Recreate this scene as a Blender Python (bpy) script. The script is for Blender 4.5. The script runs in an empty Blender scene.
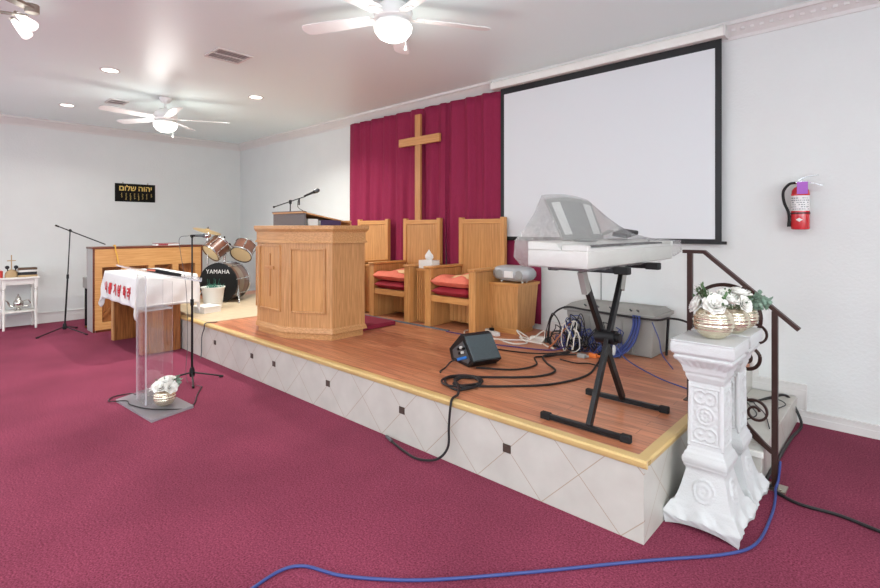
import bpy, bmesh, math, random
from mathutils import Vector, Matrix
random.seed(7)
PI = math.pi
SC = bpy.context.scene
COL = SC.collection
V = Vector

# ------------------------------------------------------------------ materials
MATS = {}
def lin(c):
    return tuple(((x/255)/12.92 if x/255 <= 0.04045 else ((x/255+0.055)/1.055)**2.4) for x in c)
def mat(name, rgb, rough=0.6, metal=0.0, noise=0.0, nscale=20.0, bump=0.0, bscale=60.0, spec=0.5, stretch=(1,1,1), coat=0.0):
    m = bpy.data.materials.new(name); m.use_nodes = True
    nt = m.node_tree; b = nt.nodes['Principled BSDF']
    c = lin(rgb)
    b.inputs['Base Color'].default_value = (*c, 1)
    b.inputs['Roughness'].default_value = rough
    b.inputs['Metallic'].default_value = metal
    b.inputs['Specular IOR Level'].default_value = spec
    b.inputs['Coat Weight'].default_value = coat
    tc = nt.nodes.new('ShaderNodeTexCoord'); mp = nt.nodes.new('ShaderNodeMapping')
    nt.links.new(tc.outputs['Object'], mp.inputs['Vector']); mp.inputs['Scale'].default_value = stretch
    if noise > 0:
        n = nt.nodes.new('ShaderNodeTexNoise'); n.inputs['Scale'].default_value = nscale; n.inputs['Detail'].default_value = 4
        r = nt.nodes.new('ShaderNodeValToRGB')
        r.color_ramp.elements[0].position = 0.3; r.color_ramp.elements[1].position = 0.7
        r.color_ramp.elements[0].color = (*[x*(1-noise) for x in c], 1)
        r.color_ramp.elements[1].color = (*[min(1, x*(1+noise)) for x in c], 1)
        nt.links.new(mp.outputs[0], n.inputs['Vector']); nt.links.new(n.outputs['Fac'], r.inputs[0]); nt.links.new(r.outputs[0], b.inputs['Base Color'])
    if bump > 0:
        n2 = nt.nodes.new('ShaderNodeTexNoise'); n2.inputs['Scale'].default_value = bscale; n2.inputs['Detail'].default_value = 3
        bp = nt.nodes.new('ShaderNodeBump'); bp.inputs['Strength'].default_value = bump; bp.inputs['Distance'].default_value = 0.01
        nt.links.new(mp.outputs[0], n2.inputs['Vector']); nt.links.new(n2.outputs['Fac'], bp.inputs['Height']); nt.links.new(bp.outputs[0], b.inputs['Normal'])
    MATS[name] = m
    return m
def wood(name, light, dark, axis='z', rough=0.38, scale=3.0):
    m = bpy.data.materials.new(name); m.use_nodes = True
    nt = m.node_tree; b = nt.nodes['Principled BSDF']
    tc = nt.nodes.new('ShaderNodeTexCoord'); mp = nt.nodes.new('ShaderNodeMapping')
    s = {'x': (1.3, 26, 26), 'y': (26, 1.3, 26), 'z': (26, 26, 1.3)}[axis]
    mp.inputs['Scale'].default_value = s
    n = nt.nodes.new('ShaderNodeTexNoise'); n.inputs['Scale'].default_value = scale; n.inputs['Detail'].default_value = 8; n.inputs['Distortion'].default_value = 0.5
    n.inputs['Roughness'].default_value = 0.5
    r = nt.nodes.new('ShaderNodeValToRGB'); r.color_ramp.elements[0].position = 0.34; r.color_ramp.elements[1].position = 0.66
    r.color_ramp.elements[0].color = (*lin(dark), 1); r.color_ramp.elements[1].color = (*lin(light), 1)
    nt.links.new(tc.outputs['Object'], mp.inputs['Vector']); nt.links.new(mp.outputs[0], n.inputs['Vector'])
    nt.links.new(n.outputs['Fac'], r.inputs[0]); nt.links.new(r.outputs[0], b.inputs['Base Color'])
    b.inputs['Roughness'].default_value = rough
    MATS[name] = m
    return m
def emit(name, rgb, strength):
    m = bpy.data.materials.new(name); m.use_nodes = True; b = m.node_tree.nodes['Principled BSDF']
    b.inputs['Base Color'].default_value = (*lin(rgb), 1)
    b.inputs['Emission Color'].default_value = (*lin(rgb), 1); b.inputs['Emission Strength'].default_value = strength
    MATS[name] = m
def clear(name, rgb, body, gloss_rough=0.05, bump=0.0, bscale=8.0, metal_mix=0.12):
    """thin clear plastic: mostly see-through with a milky share (body) and a glossy share"""
    m = bpy.data.materials.new(name); m.use_nodes = True; nt = m.node_tree
    for n in list(nt.nodes): nt.nodes.remove(n)
    out = nt.nodes.new('ShaderNodeOutputMaterial')
    tr = nt.nodes.new('ShaderNodeBsdfTransparent')
    di = nt.nodes.new('ShaderNodeBsdfDiffuse'); di.inputs[0].default_value = (*lin(rgb), 1)
    tl = nt.nodes.new('ShaderNodeBsdfTranslucent'); tl.inputs[0].default_value = (*lin(rgb), 1)
    gl = nt.nodes.new('ShaderNodeBsdfGlossy'); gl.inputs['Roughness'].default_value = gloss_rough
    md = nt.nodes.new('ShaderNodeMixShader'); md.inputs[0].default_value = 0.35
    m1 = nt.nodes.new('ShaderNodeMixShader'); m2 = nt.nodes.new('ShaderNodeMixShader')
    nt.links.new(di.outputs[0], md.inputs[1]); nt.links.new(tl.outputs[0], md.inputs[2])
    m1.inputs[0].default_value = body
    nt.links.new(tr.outputs[0], m1.inputs[1]); nt.links.new(md.outputs[0], m1.inputs[2])
    fr = nt.nodes.new('ShaderNodeFresnel'); fr.inputs[0].default_value = 1.45
    ad = nt.nodes.new('ShaderNodeMath'); ad.operation = 'MULTIPLY_ADD'; ad.inputs[1].default_value = 0.45; ad.inputs[2].default_value = metal_mix*0.3
    nt.links.new(fr.outputs[0], ad.inputs[0]); nt.links.new(ad.outputs[0], m2.inputs[0])
    nt.links.new(m1.outputs[0], m2.inputs[1]); nt.links.new(gl.outputs[0], m2.inputs[2])
    nt.links.new(m2.outputs[0], out.inputs[0])
    if bump:
        tc = nt.nodes.new('ShaderNodeTexCoord'); n2 = nt.nodes.new('ShaderNodeTexNoise'); n2.inputs['Scale'].default_value = bscale; n2.inputs['Detail'].default_value = 6; n2.inputs['Distortion'].default_value = 1.5
        bp = nt.nodes.new('ShaderNodeBump'); bp.inputs['Strength'].default_value = bump; bp.inputs['Distance'].default_value = 0.03
        nt.links.new(tc.outputs['Object'], n2.inputs['Vector']); nt.links.new(n2.outputs['Fac'], bp.inputs['Height'])
        for k in (di, tl, gl): nt.links.new(bp.outputs[0], k.inputs['Normal'])
    MATS[name] = m

mat('wall', (217,219,217), 0.85, noise=0.015, nscale=3, bump=0.25, bscale=45, spec=0.2)
mat('ceiling', (236,250,249), 0.40, bump=0.05, bscale=6, spec=0.5)
mat('trim_white', (216,213,210), 0.5)
mat('white_paint', (232,230,224), 0.45, noise=0.02, nscale=8)
mat('plaster', (202,203,203), 0.7, bump=0.2, bscale=120)
mat('screen_white', (217,220,222), 0.8)
mat('screen_black', (14,15,18), 0.5)
mat('curtain', (140,40,72), 0.85, noise=0.08, nscale=30, stretch=(6,6,.6), spec=0.2)
wood('oak', (206,154,102), (176,126,78), 'z', 0.4, 3.2)
wood('oak_x', (208,156,104), (180,130,80), 'x', 0.4, 3.2)
wood('oak_panel', (206,152,94), (180,126,72), 'z', 0.42, 2.2)
wood('chair_oak', (212,156,94), (190,132,74), 'z', 0.42, 3)
wood('chair_oak_x', (212,156,94), (192,134,76), 'x', 0.42, 3)
wood('piano_oak', (214,162,104), (196,140,82), 'y', 0.45, 3)
wood('piano_dark', (118,58,34), (86,38,22), 'y', 0.35, 3)
wood('plywood', (176,112,58), (128,74,34), 'z', 0.55, 3.4)
wood('table_oak', (172,108,56), (118,66,30), 'z', 0.4, 2.6)
wood('cross_oak', (200,144,88), (178,120,70), 'z', 0.45, 3)
mat('gold_trim', (206,176,118), 0.4, noise=0.05, nscale=6)
mat('brown_insert', (70,56,48), 0.5, noise=0.3, nscale=120)
mat('vinyl', (192,172,144), 0.55, noise=0.06, nscale=14)
mat('black', (18,18,20), 0.5, spec=0.3)
mat('black_metal', (20,20,22), 0.35, metal=0.3)
mat('steel_grey', (92,96,98), 0.4, metal=0.4)
mat('rubber', (12,12,13), 0.7)
mat('charcoal', (74,84,88), 0.75, noise=0.2, nscale=200, bump=0.3, bscale=250)
mat('chrome', (210,212,214), 0.18, metal=1.0)
mat('brass', (196,158,84), 0.28, metal=0.9, noise=0.1, nscale=30)
mat('cymbal', (206,176,126), 0.35, metal=0.6)
mat('champagne', (226,216,192), 0.22, metal=0.8)
mat('drum_wood', (108,70,54), 0.3, noise=0.15, nscale=10, coat=0.5)
mat('drum_skin', (226,204,160), 0.55)
mat('drum_grey', (128,112,98), 0.35)
mat('white_plastic', (224,224,220), 0.4)
mat('keyboard_white', (224,223,216), 0.4)
mat('rest_grey', (150,150,146), 0.5)
mat('tote_grey', (150,148,142), 0.55, noise=0.03, nscale=5)
mat('boombox_grey', (172,174,176), 0.35, metal=0.2)
mat('red_cushion', (150,26,44), 0.85, noise=0.08, nscale=60)
mat('pink_cushion', (232,124,100), 0.85, noise=0.05, nscale=30)
mat('cream_cloth', (238,200,150), 0.85)
mat('red_mat', (132,28,54), 0.9, noise=0.12, nscale=150, bump=0.3, bscale=200)
mat('grey_strip', (96,104,112), 0.8, noise=0.1, nscale=60)
mat('cloth', (222,222,221), 0.85, noise=0.02, nscale=20)
mat('red_ink', (196,28,40), 0.7)
mat('iron', (62,40,34), 0.4, metal=0.35)
mat('red_paint', (196,22,34), 0.25, coat=0.5)
mat('label_white', (226,224,222), 0.5)
mat('purple', (168,96,190), 0.6)
mat('blue_cable', (50,66,128), 0.5)
mat('bright_blue', (40,110,190), 0.5)
mat('black_cable', (22,20,22), 0.5)
mat('white_cable', (222,216,206), 0.5)
mat('purple_cable', (70,50,110), 0.5)
mat('orange_plastic', (226,120,50), 0.5)
mat('copper', (170,96,56), 0.4)
mat('yellow_cord', (224,172,70), 0.6)
mat('sign_black', (12,12,10), 0.6, spec=0.15)
mat('gold_letter', (226,196,110), 0.35, metal=0.2)
mat('slate', (104,98,98), 0.7, noise=0.12, nscale=40, stretch=(1,1,6))
mat('book_purple', (74,56,92), 0.6)
mat('book_brown', (92,70,52), 0.6)
mat('book_black', (24,24,30), 0.6)
mat('book_tan', (180,150,110), 0.6)
mat('paper', (232,230,226), 0.8)
mat('silver', (200,196,190), 0.2, metal=1.0)
mat('petal', (244,242,236), 0.7)
mat('leaf', (84,112,74), 0.6, noise=0.2, nscale=60)
mat('leaf_blue', (132,158,140), 0.6, noise=0.15, nscale=60)
mat('pine', (62,38,34), 0.7)
mat('teal', (30,110,90), 0.6)
mat('nickel', (168,160,148), 0.3, metal=0.9)
mat('fan_white', (236,236,234), 0.35)
mat('vent_dark', (165,163,160), 0.6)
mat('candle_red', (190,50,40), 0.5)
emit('globe', (255,252,244), 3.2)
emit('can_light', (255,250,240), 6.0)
emit('shade_light', (255,252,246), 1.6)
emit('daylight', (236,242,255), 2.0)
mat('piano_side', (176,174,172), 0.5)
clear('acrylic', (240,240,246), 0.022, 0.04)
clear('acrylic_edge', (240,240,246), 0.40, 0.2)
clear('acrylic_base', (240,240,246), 0.36, 0.1)
clear('poly_sheet', (244,244,244), 0.16, 0.16, bump=0.8, bscale=10)

def carpet_mat():
    m = bpy.data.materials.new('carpet'); m.use_nodes = True; nt = m.node_tree; b = nt.nodes['Principled BSDF']
    tc = nt.nodes.new('ShaderNodeTexCoord')
    n = nt.nodes.new('ShaderNodeTexNoise'); n.inputs['Scale'].default_value = 110; n.inputs['Detail'].default_value = 3; n.inputs['Roughness'].default_value = 0.75
    n3 = nt.nodes.new('ShaderNodeTexNoise'); n3.inputs['Scale'].default_value = 1.3; n3.inputs['Detail'].default_value = 5
    r = nt.nodes.new('ShaderNodeValToRGB'); r.color_ramp.elements[0].position = 0.32; r.color_ramp.elements[1].position = 0.68
    r.color_ramp.elements[0].color = (*lin((88,26,46)), 1); r.color_ramp.elements[1].color = (*lin((160,76,100)), 1)
    r3 = nt.nodes.new('ShaderNodeValToRGB'); r3.color_ramp.elements[0].color = (.86,.86,.86,1); r3.color_ramp.elements[1].color = (1.1,1.1,1.1,1)
    r3.color_ramp.elements[0].position = 0.35; r3.color_ramp.elements[1].position = 0.65
    mx = nt.nodes.new('ShaderNodeMix'); mx.data_type = 'RGBA'; mx.blend_type = 'MULTIPLY'; mx.inputs[0].default_value = 1
    L = nt.links.new
    L(tc.outputs['Object'], n.inputs['Vector']); L(tc.outputs['Object'], n3.inputs['Vector'])
    L(n.outputs['Fac'], r.inputs[0]); L(n3.outputs['Fac'], r3.inputs[0])
    L(r.outputs[0], mx.inputs[6]); L(r3.outputs[0], mx.inputs[7]); L(mx.outputs[2], b.inputs['Base Color'])
    bp = nt.nodes.new('ShaderNodeBump'); bp.inputs['Strength'].default_value = 0.5; bp.inputs['Distance'].default_value = 0.01
    L(n.outputs['Fac'], bp.inputs['Height']); L(bp.outputs[0], b.inputs['Normal'])
    b.inputs['Roughness'].default_value = 0.95; b.inputs['Specular IOR Level'].default_value = 0.15
    MATS['carpet'] = m
carpet_mat()

def laminate_mat():
    m = bpy.data.materials.new('laminate'); m.use_nodes = True; nt = m.node_tree; b = nt.nodes['Principled BSDF']
    tc = nt.nodes.new('ShaderNodeTexCoord'); L = nt.links.new
    br = nt.nodes.new('ShaderNodeTexBrick'); br.offset = 0.37
    br.inputs['Scale'].default_value = 1.0; br.inputs['Brick Width'].default_value = 1.2; br.inputs['Row Height'].default_value = 0.075
    br.inputs['Mortar Size'].default_value = 0.0012; br.inputs['Bias'].default_value = -0.2
    br.inputs['Color1'].default_value = (*lin((206,138,102)), 1); br.inputs['Color2'].default_value = (*lin((186,114,80)), 1); br.inputs['Mortar'].default_value = (*lin((112,62,42)), 1)
    mp = nt.nodes.new('ShaderNodeMapping'); mp.inputs['Scale'].default_value = (1.2, 16, 16)
    n = nt.nodes.new('ShaderNodeTexNoise'); n.inputs['Scale'].default_value = 2.4; n.inputs['Detail'].default_value = 8; n.inputs['Distortion'].default_value = 1.0
    r = nt.nodes.new('ShaderNodeValToRGB'); r.color_ramp.elements[0].position = 0.3; r.color_ramp.elements[1].position = 0.7
    r.color_ramp.elements[0].color = (.62,.58,.56,1); r.color_ramp.elements[1].color = (1.12,1.12,1.12,1)
    mx = nt.nodes.new('ShaderNodeMix'); mx.data_type = 'RGBA'; mx.blend_type = 'MULTIPLY'; mx.inputs[0].default_value = 1
    L(tc.outputs['Object'], br.inputs['Vector']); L(tc.outputs['Object'], mp.inputs['Vector']); L(mp.outputs[0], n.inputs['Vector'])
    L(n.outputs['Fac'], r.inputs[0]); L(br.outputs['Color'], mx.inputs[6]); L(r.outputs[0], mx.inputs[7]); L(mx.outputs[2], b.inputs['Base Color'])
    b.inputs['Roughness'].default_value = 0.32
    MATS['laminate'] = m
laminate_mat()

def tile_mat(name, axes):
    """white diamond-laid tiles: 0.315 m squares turned 45 degrees, crossings at height 0.22"""
    m = bpy.data.materials.new(name); m.use_nodes = True; nt = m.node_tree; b = nt.nodes['Principled BSDF']
    tc = nt.nodes.new('ShaderNodeTexCoord'); sp = nt.nodes.new('ShaderNodeSeparateXYZ'); L = nt.links.new
    L(tc.outputs['Object'], sp.inputs[0])
    def M(op, a, bb=None, c=None):
        k = nt.nodes.new('ShaderNodeMath'); k.operation = op
        for i, q in enumerate((a, bb, c)):
            if q is None: continue
            if isinstance(q, (int, float)): k.inputs[i].default_value = q
            else: L(q, k.inputs[i])
        return k.outputs[0]
    D = 0.4455
    h = M('ADD', sp.outputs[axes[0]], axes[2]); z = M('ADD', sp.outputs[axes[1]], -0.22)
    s = M('DIVIDE', M('ADD', h, z), D); d = M('DIVIDE', M('SUBTRACT', h, z), D)
    def line(x):
        f = M('FRACT', M('ADD', x, 50.5)); return M('LESS_THAN', M('ABSOLUTE', M('SUBTRACT', f, 0.5)), 0.0075)
    g = M('MAXIMUM', line(s), line(d))
    n = nt.nodes.new('ShaderNodeTexNoise'); n.inputs['Scale'].default_value = 5; n.inputs['Detail'].default_value = 5
    L(tc.outputs['Object'], n.inputs['Vector'])
    r = nt.nodes.new('ShaderNodeValToRGB'); r.color_ramp.elements[0].color = (*lin((176,172,164)), 1); r.color_ramp.elements[1].color = (*lin((208,205,197)), 1)
    L(n.outputs['Fac'], r.inputs[0])
    mx = nt.nodes.new('ShaderNodeMix'); mx.data_type = 'RGBA'; L(g, mx.inputs[0]); L(r.outputs[0], mx.inputs[6]); mx.inputs[7].default_value = (*lin((168,152,134)), 1)
    L(mx.outputs[2], b.inputs['Base Color']); b.inputs['Roughness'].default_value = 0.35
    MATS[name] = m
tile_mat('tile', (0, 2, 1.234))
tile_mat('tile_side', (1, 2, -2.16))

# ------------------------------------------------------------------ mesh helpers
def BM(): return bmesh.new()
def box(bm, x0, x1, y0, y1, z0, z1, M=None, mi=0):
    vs = [bm.verts.new((x, y, z)) for x in (x0, x1) for y in (y0, y1) for z in (z0, z1)]
    for f in ((0,1,3,2), (4,6,7,5), (0,4,5,1), (2,3,7,6), (0,2,6,4), (1,5,7,3)):
        fc = bm.faces.new([vs[i] for i in f]); fc.material_index = mi
    if M is not None:
        for v in vs: v.co = M @ v.co
    return vs
def prism(bm, pts, lo, hi, axis='z', M=None):
    """extrude a 2D outline; axis z: pts are x,y; axis x: pts are y,z; axis y: pts are x,z"""
    def P(p, t):
        return {'z': (p[0], p[1], t), 'x': (t, p[0], p[1]), 'y': (p[0], t, p[1])}[axis]
    a = [bm.verts.new(P(p, lo)) for p in pts]; b = [bm.verts.new(P(p, hi)) for p in pts]
    n = len(pts)
    bm.faces.new(a); bm.faces.new(b[::-1])
    for i in range(n): bm.faces.new((a[i], b[i], b[(i+1) % n], a[(i+1) % n]))
    if M is not None:
        for v in a+b: v.co = M @ v.co
def loft(bm, rings, close=True, caps=True):
    R = [[bm.verts.new(p) for p in r] for r in rings]; n = len(R[0])
    for a, b in zip(R, R[1:]):
        for i in range(n if close else n-1):
            bm.faces.new((a[i], a[(i+1) % n], b[(i+1) % n], b[i]))
    if caps and close:
        bm.faces.new(R[0][::-1]); bm.faces.new(R[-1])
    return R
def lathe(bm, prof, c=(0,0,0), n=28, M=None, caps=True):
    rings = []
    for r, z in prof:
        ring = []
        for i in range(n):
            a = 2*PI*i/n
            p = V((r*math.cos(a), r*math.sin(a), z))
            if M is not None: p = M @ p
            ring.append(p + V(c))
        rings.append(ring)
    loft(bm, rings, caps=caps)
def aim(d):
    return V(d).normalized().to_track_quat('Z', 'Y').to_matrix().to_4x4()
def rod(bm, a, b, r, r2=None, n=12):
    a = V(a); b = V(b); L = (b-a).length
    lathe(bm, [(r, 0), (r2 if r2 is not None else r, L)], a, n, aim(b-a))
def ball(bm, c, r, s=(1,1,1), n=14, M=None):
    pr = [(max(1e-4, math.sin(PI*i/n))*r, -math.cos(PI*i/n)*r) for i in range(n+1)]
    S = Matrix.Diagonal((*s, 1))
    lathe(bm, pr, c, n+4, (M @ S) if M is not None else S)
def smooth_path(pts, k=8):
    pts = [V(p) for p in pts]; P = [pts[0]*2-pts[1]] + pts + [pts[-1]*2-pts[-2]]; out = []
    for i in range(1, len(P)-2):
        p0, p1, p2, p3 = P[i-1:i+3]
        for j in range(k):
            t = j/k
            out.append(0.5*((2*p1)+(p2-p0)*t+(2*p0-5*p1+4*p2-p3)*t*t+(3*p1-p0-3*p2+p3)*t**3))
    out.append(pts[-1]); return out
def tube(bm, pts, r, n=8, smooth=8, flat=None):
    P = smooth_path(pts, smooth) if smooth else [V(p) for p in pts]
    q = [P[0]]
    for p in P[1:]:
        if (p-q[-1]).length > 1e-4: q.append(p)
    P = q
    up = None; rings = []
    for i, p in enumerate(P):
        t = (P[min(i+1, len(P)-1)]-P[max(i-1, 0)]).normalized()
        if up is None:
            up = t.orthogonal().normalized() if abs(t.z) > 0.9 else V((0,0,1)).cross(t).cross(t).normalized()
        up = (up - t*up.dot(t)).normalized(); s = t.cross(up)
        rr = r(i/(len(P)-1)) if callable(r) else r
        if flat: rings.append([p+up*math.copysign(flat[0], c1)+s*math.copysign(flat[1], c2) for c1, c2 in ((1,1),(1,-1),(-1,-1),(-1,1))])
        else: rings.append([p+(up*math.cos(2*PI*j/n)+s*math.sin(2*PI*j/n))*rr for j in range(n)])
    loft(bm, rings)
def obj(name, bm, m, parent=None, bevel=0, W=False, sm=True, ang=35, mats=None, sub=0):
    """links the bmesh as one mesh object; W: vertices are in world space"""
    if W and parent is not None:
        Mi = wm(parent).inverted()
        for v in bm.verts: v.co = Mi @ v.co
    bmesh.ops.recalc_face_normals(bm, faces=bm.faces)
    me = bpy.data.meshes.new(name); bm.to_mesh(me); bm.free()
    if sm:
        me.shade_smooth(); me.set_sharp_from_angle(angle=math.radians(ang))
    for k in (mats or [m]): me.materials.append(MATS[k])
    o = bpy.data.objects.new(name, me); COL.objects.link(o)
    if parent is not None: o.parent = parent
    if bevel:
        b = o.modifiers.new('bevel', 'BEVEL'); b.width = bevel; b.segments = 2; b.limit_method = 'ANGLE'; b.angle_limit = math.radians(40)
    if sub:
        s = o.modifiers.new('sub', 'SUBSURF'); s.levels = sub; s.render_levels = sub
    return o
def wm(o):
    M = Matrix.LocRotScale(o.location, o.rotation_euler, o.scale)
    return wm(o.parent) @ M if o.parent else M
def thing(name, label, cat, loc=(0,0,0), rz=0, group=None):
    o = bpy.data.objects.new(name, None); COL.objects.link(o)
    o.location = loc; o.rotation_euler = (0, 0, rz); o.empty_display_size = 0.1
    return tag(o, label, cat, group)
def tag(o, label, cat, group=None, kind=None):
    o['label'] = label; o['category'] = cat
    if group: o['group'] = group
    if kind: o['kind'] = kind
    return o
def struct(name, bm, m, parent=None, **k):
    o = obj(name, bm, m, parent, **k)
    if parent is None: o['kind'] = 'structure'
    return o
def dup(root, loc, rz, label, group=None):
    def cp(o, par):
        c = o.copy(); COL.objects.link(c); c.parent = par
        for ch in [q for q in bpy.data.objects if q.parent is o]: cp(ch, c)
        return c
    kids = [q for q in bpy.data.objects if q.parent is root]
    r = root.copy(); COL.objects.link(r); r.location = loc; r.rotation_euler = (0, 0, rz); r['label'] = label
    if group: r['group'] = group
    for ch in kids: cp(ch, r)
    return r
BOLD = [0.0]
def text_verts(s, size, ext=0.002, spacing=1.0):
    c = bpy.data.curves.new('lettering', 'FONT'); c.body = s; c.size = size; c.extrude = ext; c.align_x = 'CENTER'; c.align_y = 'CENTER'; c.space_character = spacing; c.resolution_u = 3; c.offset = BOLD[0]
    o = bpy.data.objects.new('lettering', c); COL.objects.link(o)
    bpy.context.view_layer.update()
    me = bpy.data.meshes.new_from_object(o.evaluated_get(bpy.context.evaluated_depsgraph_get()))
    bpy.data.objects.remove(o); bpy.data.curves.remove(c)
    return me
def text_into(bm, s, size, M, ext=0.002, spacing=1.0, fn=None):
    me = text_verts(s, size, ext, spacing)
    t = bmesh.new(); t.from_mesh(me); bpy.data.meshes.remove(me)
    for v in t.verts: v.co = fn(v.co.copy()) if fn else M @ v.co
    tmp = bpy.data.meshes.new('tmp'); t.to_mesh(tmp); t.free(); bm.from_mesh(tmp); bpy.data.meshes.remove(tmp)

# ------------------------------------------------------------------ room dimensions
YB, XL, XR, YF, H = 4.73, -9.95, 3.6, -4.6, 3.2     # back wall, left wall, right wall, rear wall, ceiling
ST = 0.4                                            # stage height
SX0, SX1, SY = -8.40, -0.90, 2.39                   # stage left end, right end, front edge

bm = BM(); box(bm, XL-.1, XR+.1, YF-.1, YB+.1, -.1, 0); struct('floor', bm, 'carpet')
bm = BM(); box(bm, XL-.1, XR+.1, YF-.1, YB+.1, H, H+.1); struct('ceiling', bm, 'ceiling')
bm = BM(); box(bm, XL-.1, XR+.1, YB, YB+.1, 0, H); struct('wall_back', bm, 'wall')
def wall_with_windows(name, axis, at, lo, hi, wins, sgn):
    """wall slab pierced by window openings"""
    bm = BM(); z0, z1 = 0.95, 2.45
    cuts = [lo] + [c for w in wins for c in w] + [hi]
    def bx(a, b, c, d):
        if axis == 'x': box(bm, min(at, at+.1*sgn), max(at, at+.1*sgn), a, b, c, d)
        else: box(bm, a, b, min(at, at+.1*sgn), max(at, at+.1*sgn), c, d)
    for i in range(0, len(cuts)-1):
        a, b = cuts[i], cuts[i+1]
        if i % 2 == 0: bx(a, b, 0, H)
        else: bx(a, b, 0, z0); bx(a, b, z1, H)
    struct(name, bm, 'wall')
WR = [(-3.6, -2.0), (-.9, .7), (1.6, 3.2)]; WF = [(-8.4, -6.6), (-5.2, -3.4), (-2.0, -.2), (1.0, 2.8)]
WL_ADDED = [(-4.0, -2.4), (-1.9, -.3)]  # unseen left-wall windows, added to light the ceiling and left side
wall_with_windows('wall_left', 'x', XL, YF, YB, WL_ADDED, -1)
wall_with_windows('wall_right', 'x', XR, YF, YB, WR, 1)
wall_with_windows('wall_rear', 'y', YF, XL-.1, XR+.1, WF, -1)
wn = 0
def window(axis, at, a, b, sgn, power):
    global wn; wn += 1
    bm = BM(); z0, z1 = .95, 2.45
    def bx(bm, a, b, c, d, t0=0.02, t1=0.08):
        if axis == 'x': box(bm, at+t0*sgn, at+t1*sgn, a, b, c, d)
        else: box(bm, a, b, min(at+t0*sgn, at+t1*sgn), max(at+t0*sgn, at+t1*sgn), c, d)
    for q in ((a, a+.05, z0, z1), (b-.05, b, z0, z1), (a, b, z0, z0+.05), (a, b, z1-.05, z1), (a, b, (z0+z1)/2-.02, (z0+z1)/2+.02)): bx(bm, *q)
    w = struct('window_%d' % wn, bm, 'trim_white')
    bm = BM(); bx(bm, a+.05, b-.05, z0+.05, z1-.05, .085, .095); p = obj('pane', bm, 'daylight', w)
    l = bpy.data.lights.new('window_daylight', 'AREA'); l.shape = 'RECTANGLE'; l.size = b-a-.1; l.size_y = z1-z0-.1; l.energy = power; l.color = (0.90, 0.99, 1.0)
    o = bpy.data.objects.new('window_daylight', l); COL.objects.link(o)
    if axis == 'x': o.location = (at-.01*sgn, (a+b)/2, (z0+z1)/2); o.rotation_euler = (PI/2, 0, PI/2*sgn)
    else: o.location = ((a+b)/2, at-.01*sgn, (z0+z1)/2); o.rotation_euler = (PI/2, 0, PI)
for (a, b), e in zip(WR, (95, 85, 20)): window('x', XR, a, b, 1, e)
for (a, b), e in zip(WF, (34, 40, 44, 34)): window('y', YF, a, b, -1, e)
for a, b in WL_ADDED: window('x', XL, a, b, -1, 4)  # added windows, out of view; faint extra light from the left

def crown(name, path_axis, at, lo, hi, sgn):
    prof = [(0, H-.13), (.012, H-.13), (.018, H-.105), (.05, H-.07), (.082, H-.035), (.1, H-.03), (.1, H), (0, H)]
    bm = BM()
    pts = [(at+sgn*p[0], p[1]) for p in prof]
    prism(bm, pts, lo, hi, 'y' if path_axis == 'y' else 'x')
    struct(name, bm, 'trim_white', ang=25)
crown('trim_1', 'x', YB, XL, XR, -1)       # outline in y,z extruded along x
crown('trim_2', 'y', XL, YF, YB, 1)
# dentil row of the crown over the right part of the back wall
bm = BM()
for i in range(70):
    x = -1.04 + i*.066
    box(bm, x, x+.03, YB-.062, YB-.05, H-.078, H-.056)
struct('trim_3', bm, 'trim_white')
def base_profile(x0, x1, y, z, bm):
    box(bm, x0, x1, y-.014, y, z, z+.1); box(bm, x0, x1, y-.02, y-.014, z, z+.055); box(bm, x0, x1, y-.022, y-.0139, z+.088, z+.1)
bm = BM(); base_profile(-.62, XR, YB, 0, bm)
box(bm, -.62, -.54, YB-.0135, YB, .1001, .1999); box(bm, -.552, -.54, YB-.0215, YB-.0136, .1001, .1999)
base_profile(-.90, -.54, YB, .2, bm); box(bm, -.90, -.86, YB-.0135, YB, .3001, .5); base_profile(SX0, -.9001, YB, ST, bm)
struct('baseboard_back', bm, 'trim_white')
bm = BM(); box(bm, XL, XL+.014, YF, YB, 0, .17); box(bm, XL+.0139, XL+.02, YF, YB, 0, .1); box(bm, XL+.0139, XL+.024, YF, YB, .158, .17); struct('baseboard_left', bm, 'trim_white')

# ------------------------------------------------------------------ stage
stage = thing('stage', 'raised platform with red wood deck, gold nosing and white diamond-tiled face', 'stage', (-4.65, 3.5, 0))
bm = BM(); box(bm, SX0+.02, SX1-.02, SY+.02, YB-.001, 0, ST); obj('deck', bm, 'laminate', stage, W=True)
bm = BM(); box(bm, SX0, SX1, SY, SY+.02, 0, ST-.03)
o = obj('front_tiles', bm, 'tile', None); o.parent = stage; o.matrix_parent_inverse = wm(stage).inverted()
bm = BM(); box(bm, SX1-.02, SX1, SY+.02, YB-.001, 0, ST-.03)
o = obj('side_tiles', bm, 'tile_side', None); o.parent = stage; o.matrix_parent_inverse = wm(stage).inverted()
def nosing(bm, a, b, out):
    a = V(a); b = V(b); out = V(out)
    prof = [(.0, -.032), (.012, -.034), (.02, -.022), (.021, -.004), (.014, .006), (-.035, .006), (-.035, 0), (0, 0)]
    loft(bm, [[p + out*q[0] + V((0, 0, q[1])) for q in prof] for p in (a, b)])
bm = BM(); nosing(bm, (SX0, SY, ST), (SX1+.021, SY, ST), (0, -1, 0)); obj('front_nosing', bm, 'gold_trim', stage, W=True)
bm = BM(); nosing(bm, (SX1, SY+.0352, ST), (SX1, 3.38, ST), (1, 0, 0)); obj('side_nosing', bm, 'gold_trim', stage, W=True)
for x in (-1.684, -2.576, -3.468, -4.341, -4.774, -5.638):
    bm = BM(); box(bm, x-.027, x+.027, SY-.004, SY+.001, .198, .247); box(bm, x-.012, x+.012, SY-.006, SY-.0039, .21, .235)
    obj('tile_insert', bm, 'brown_insert', stage, W=True, bevel=.001)
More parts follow.
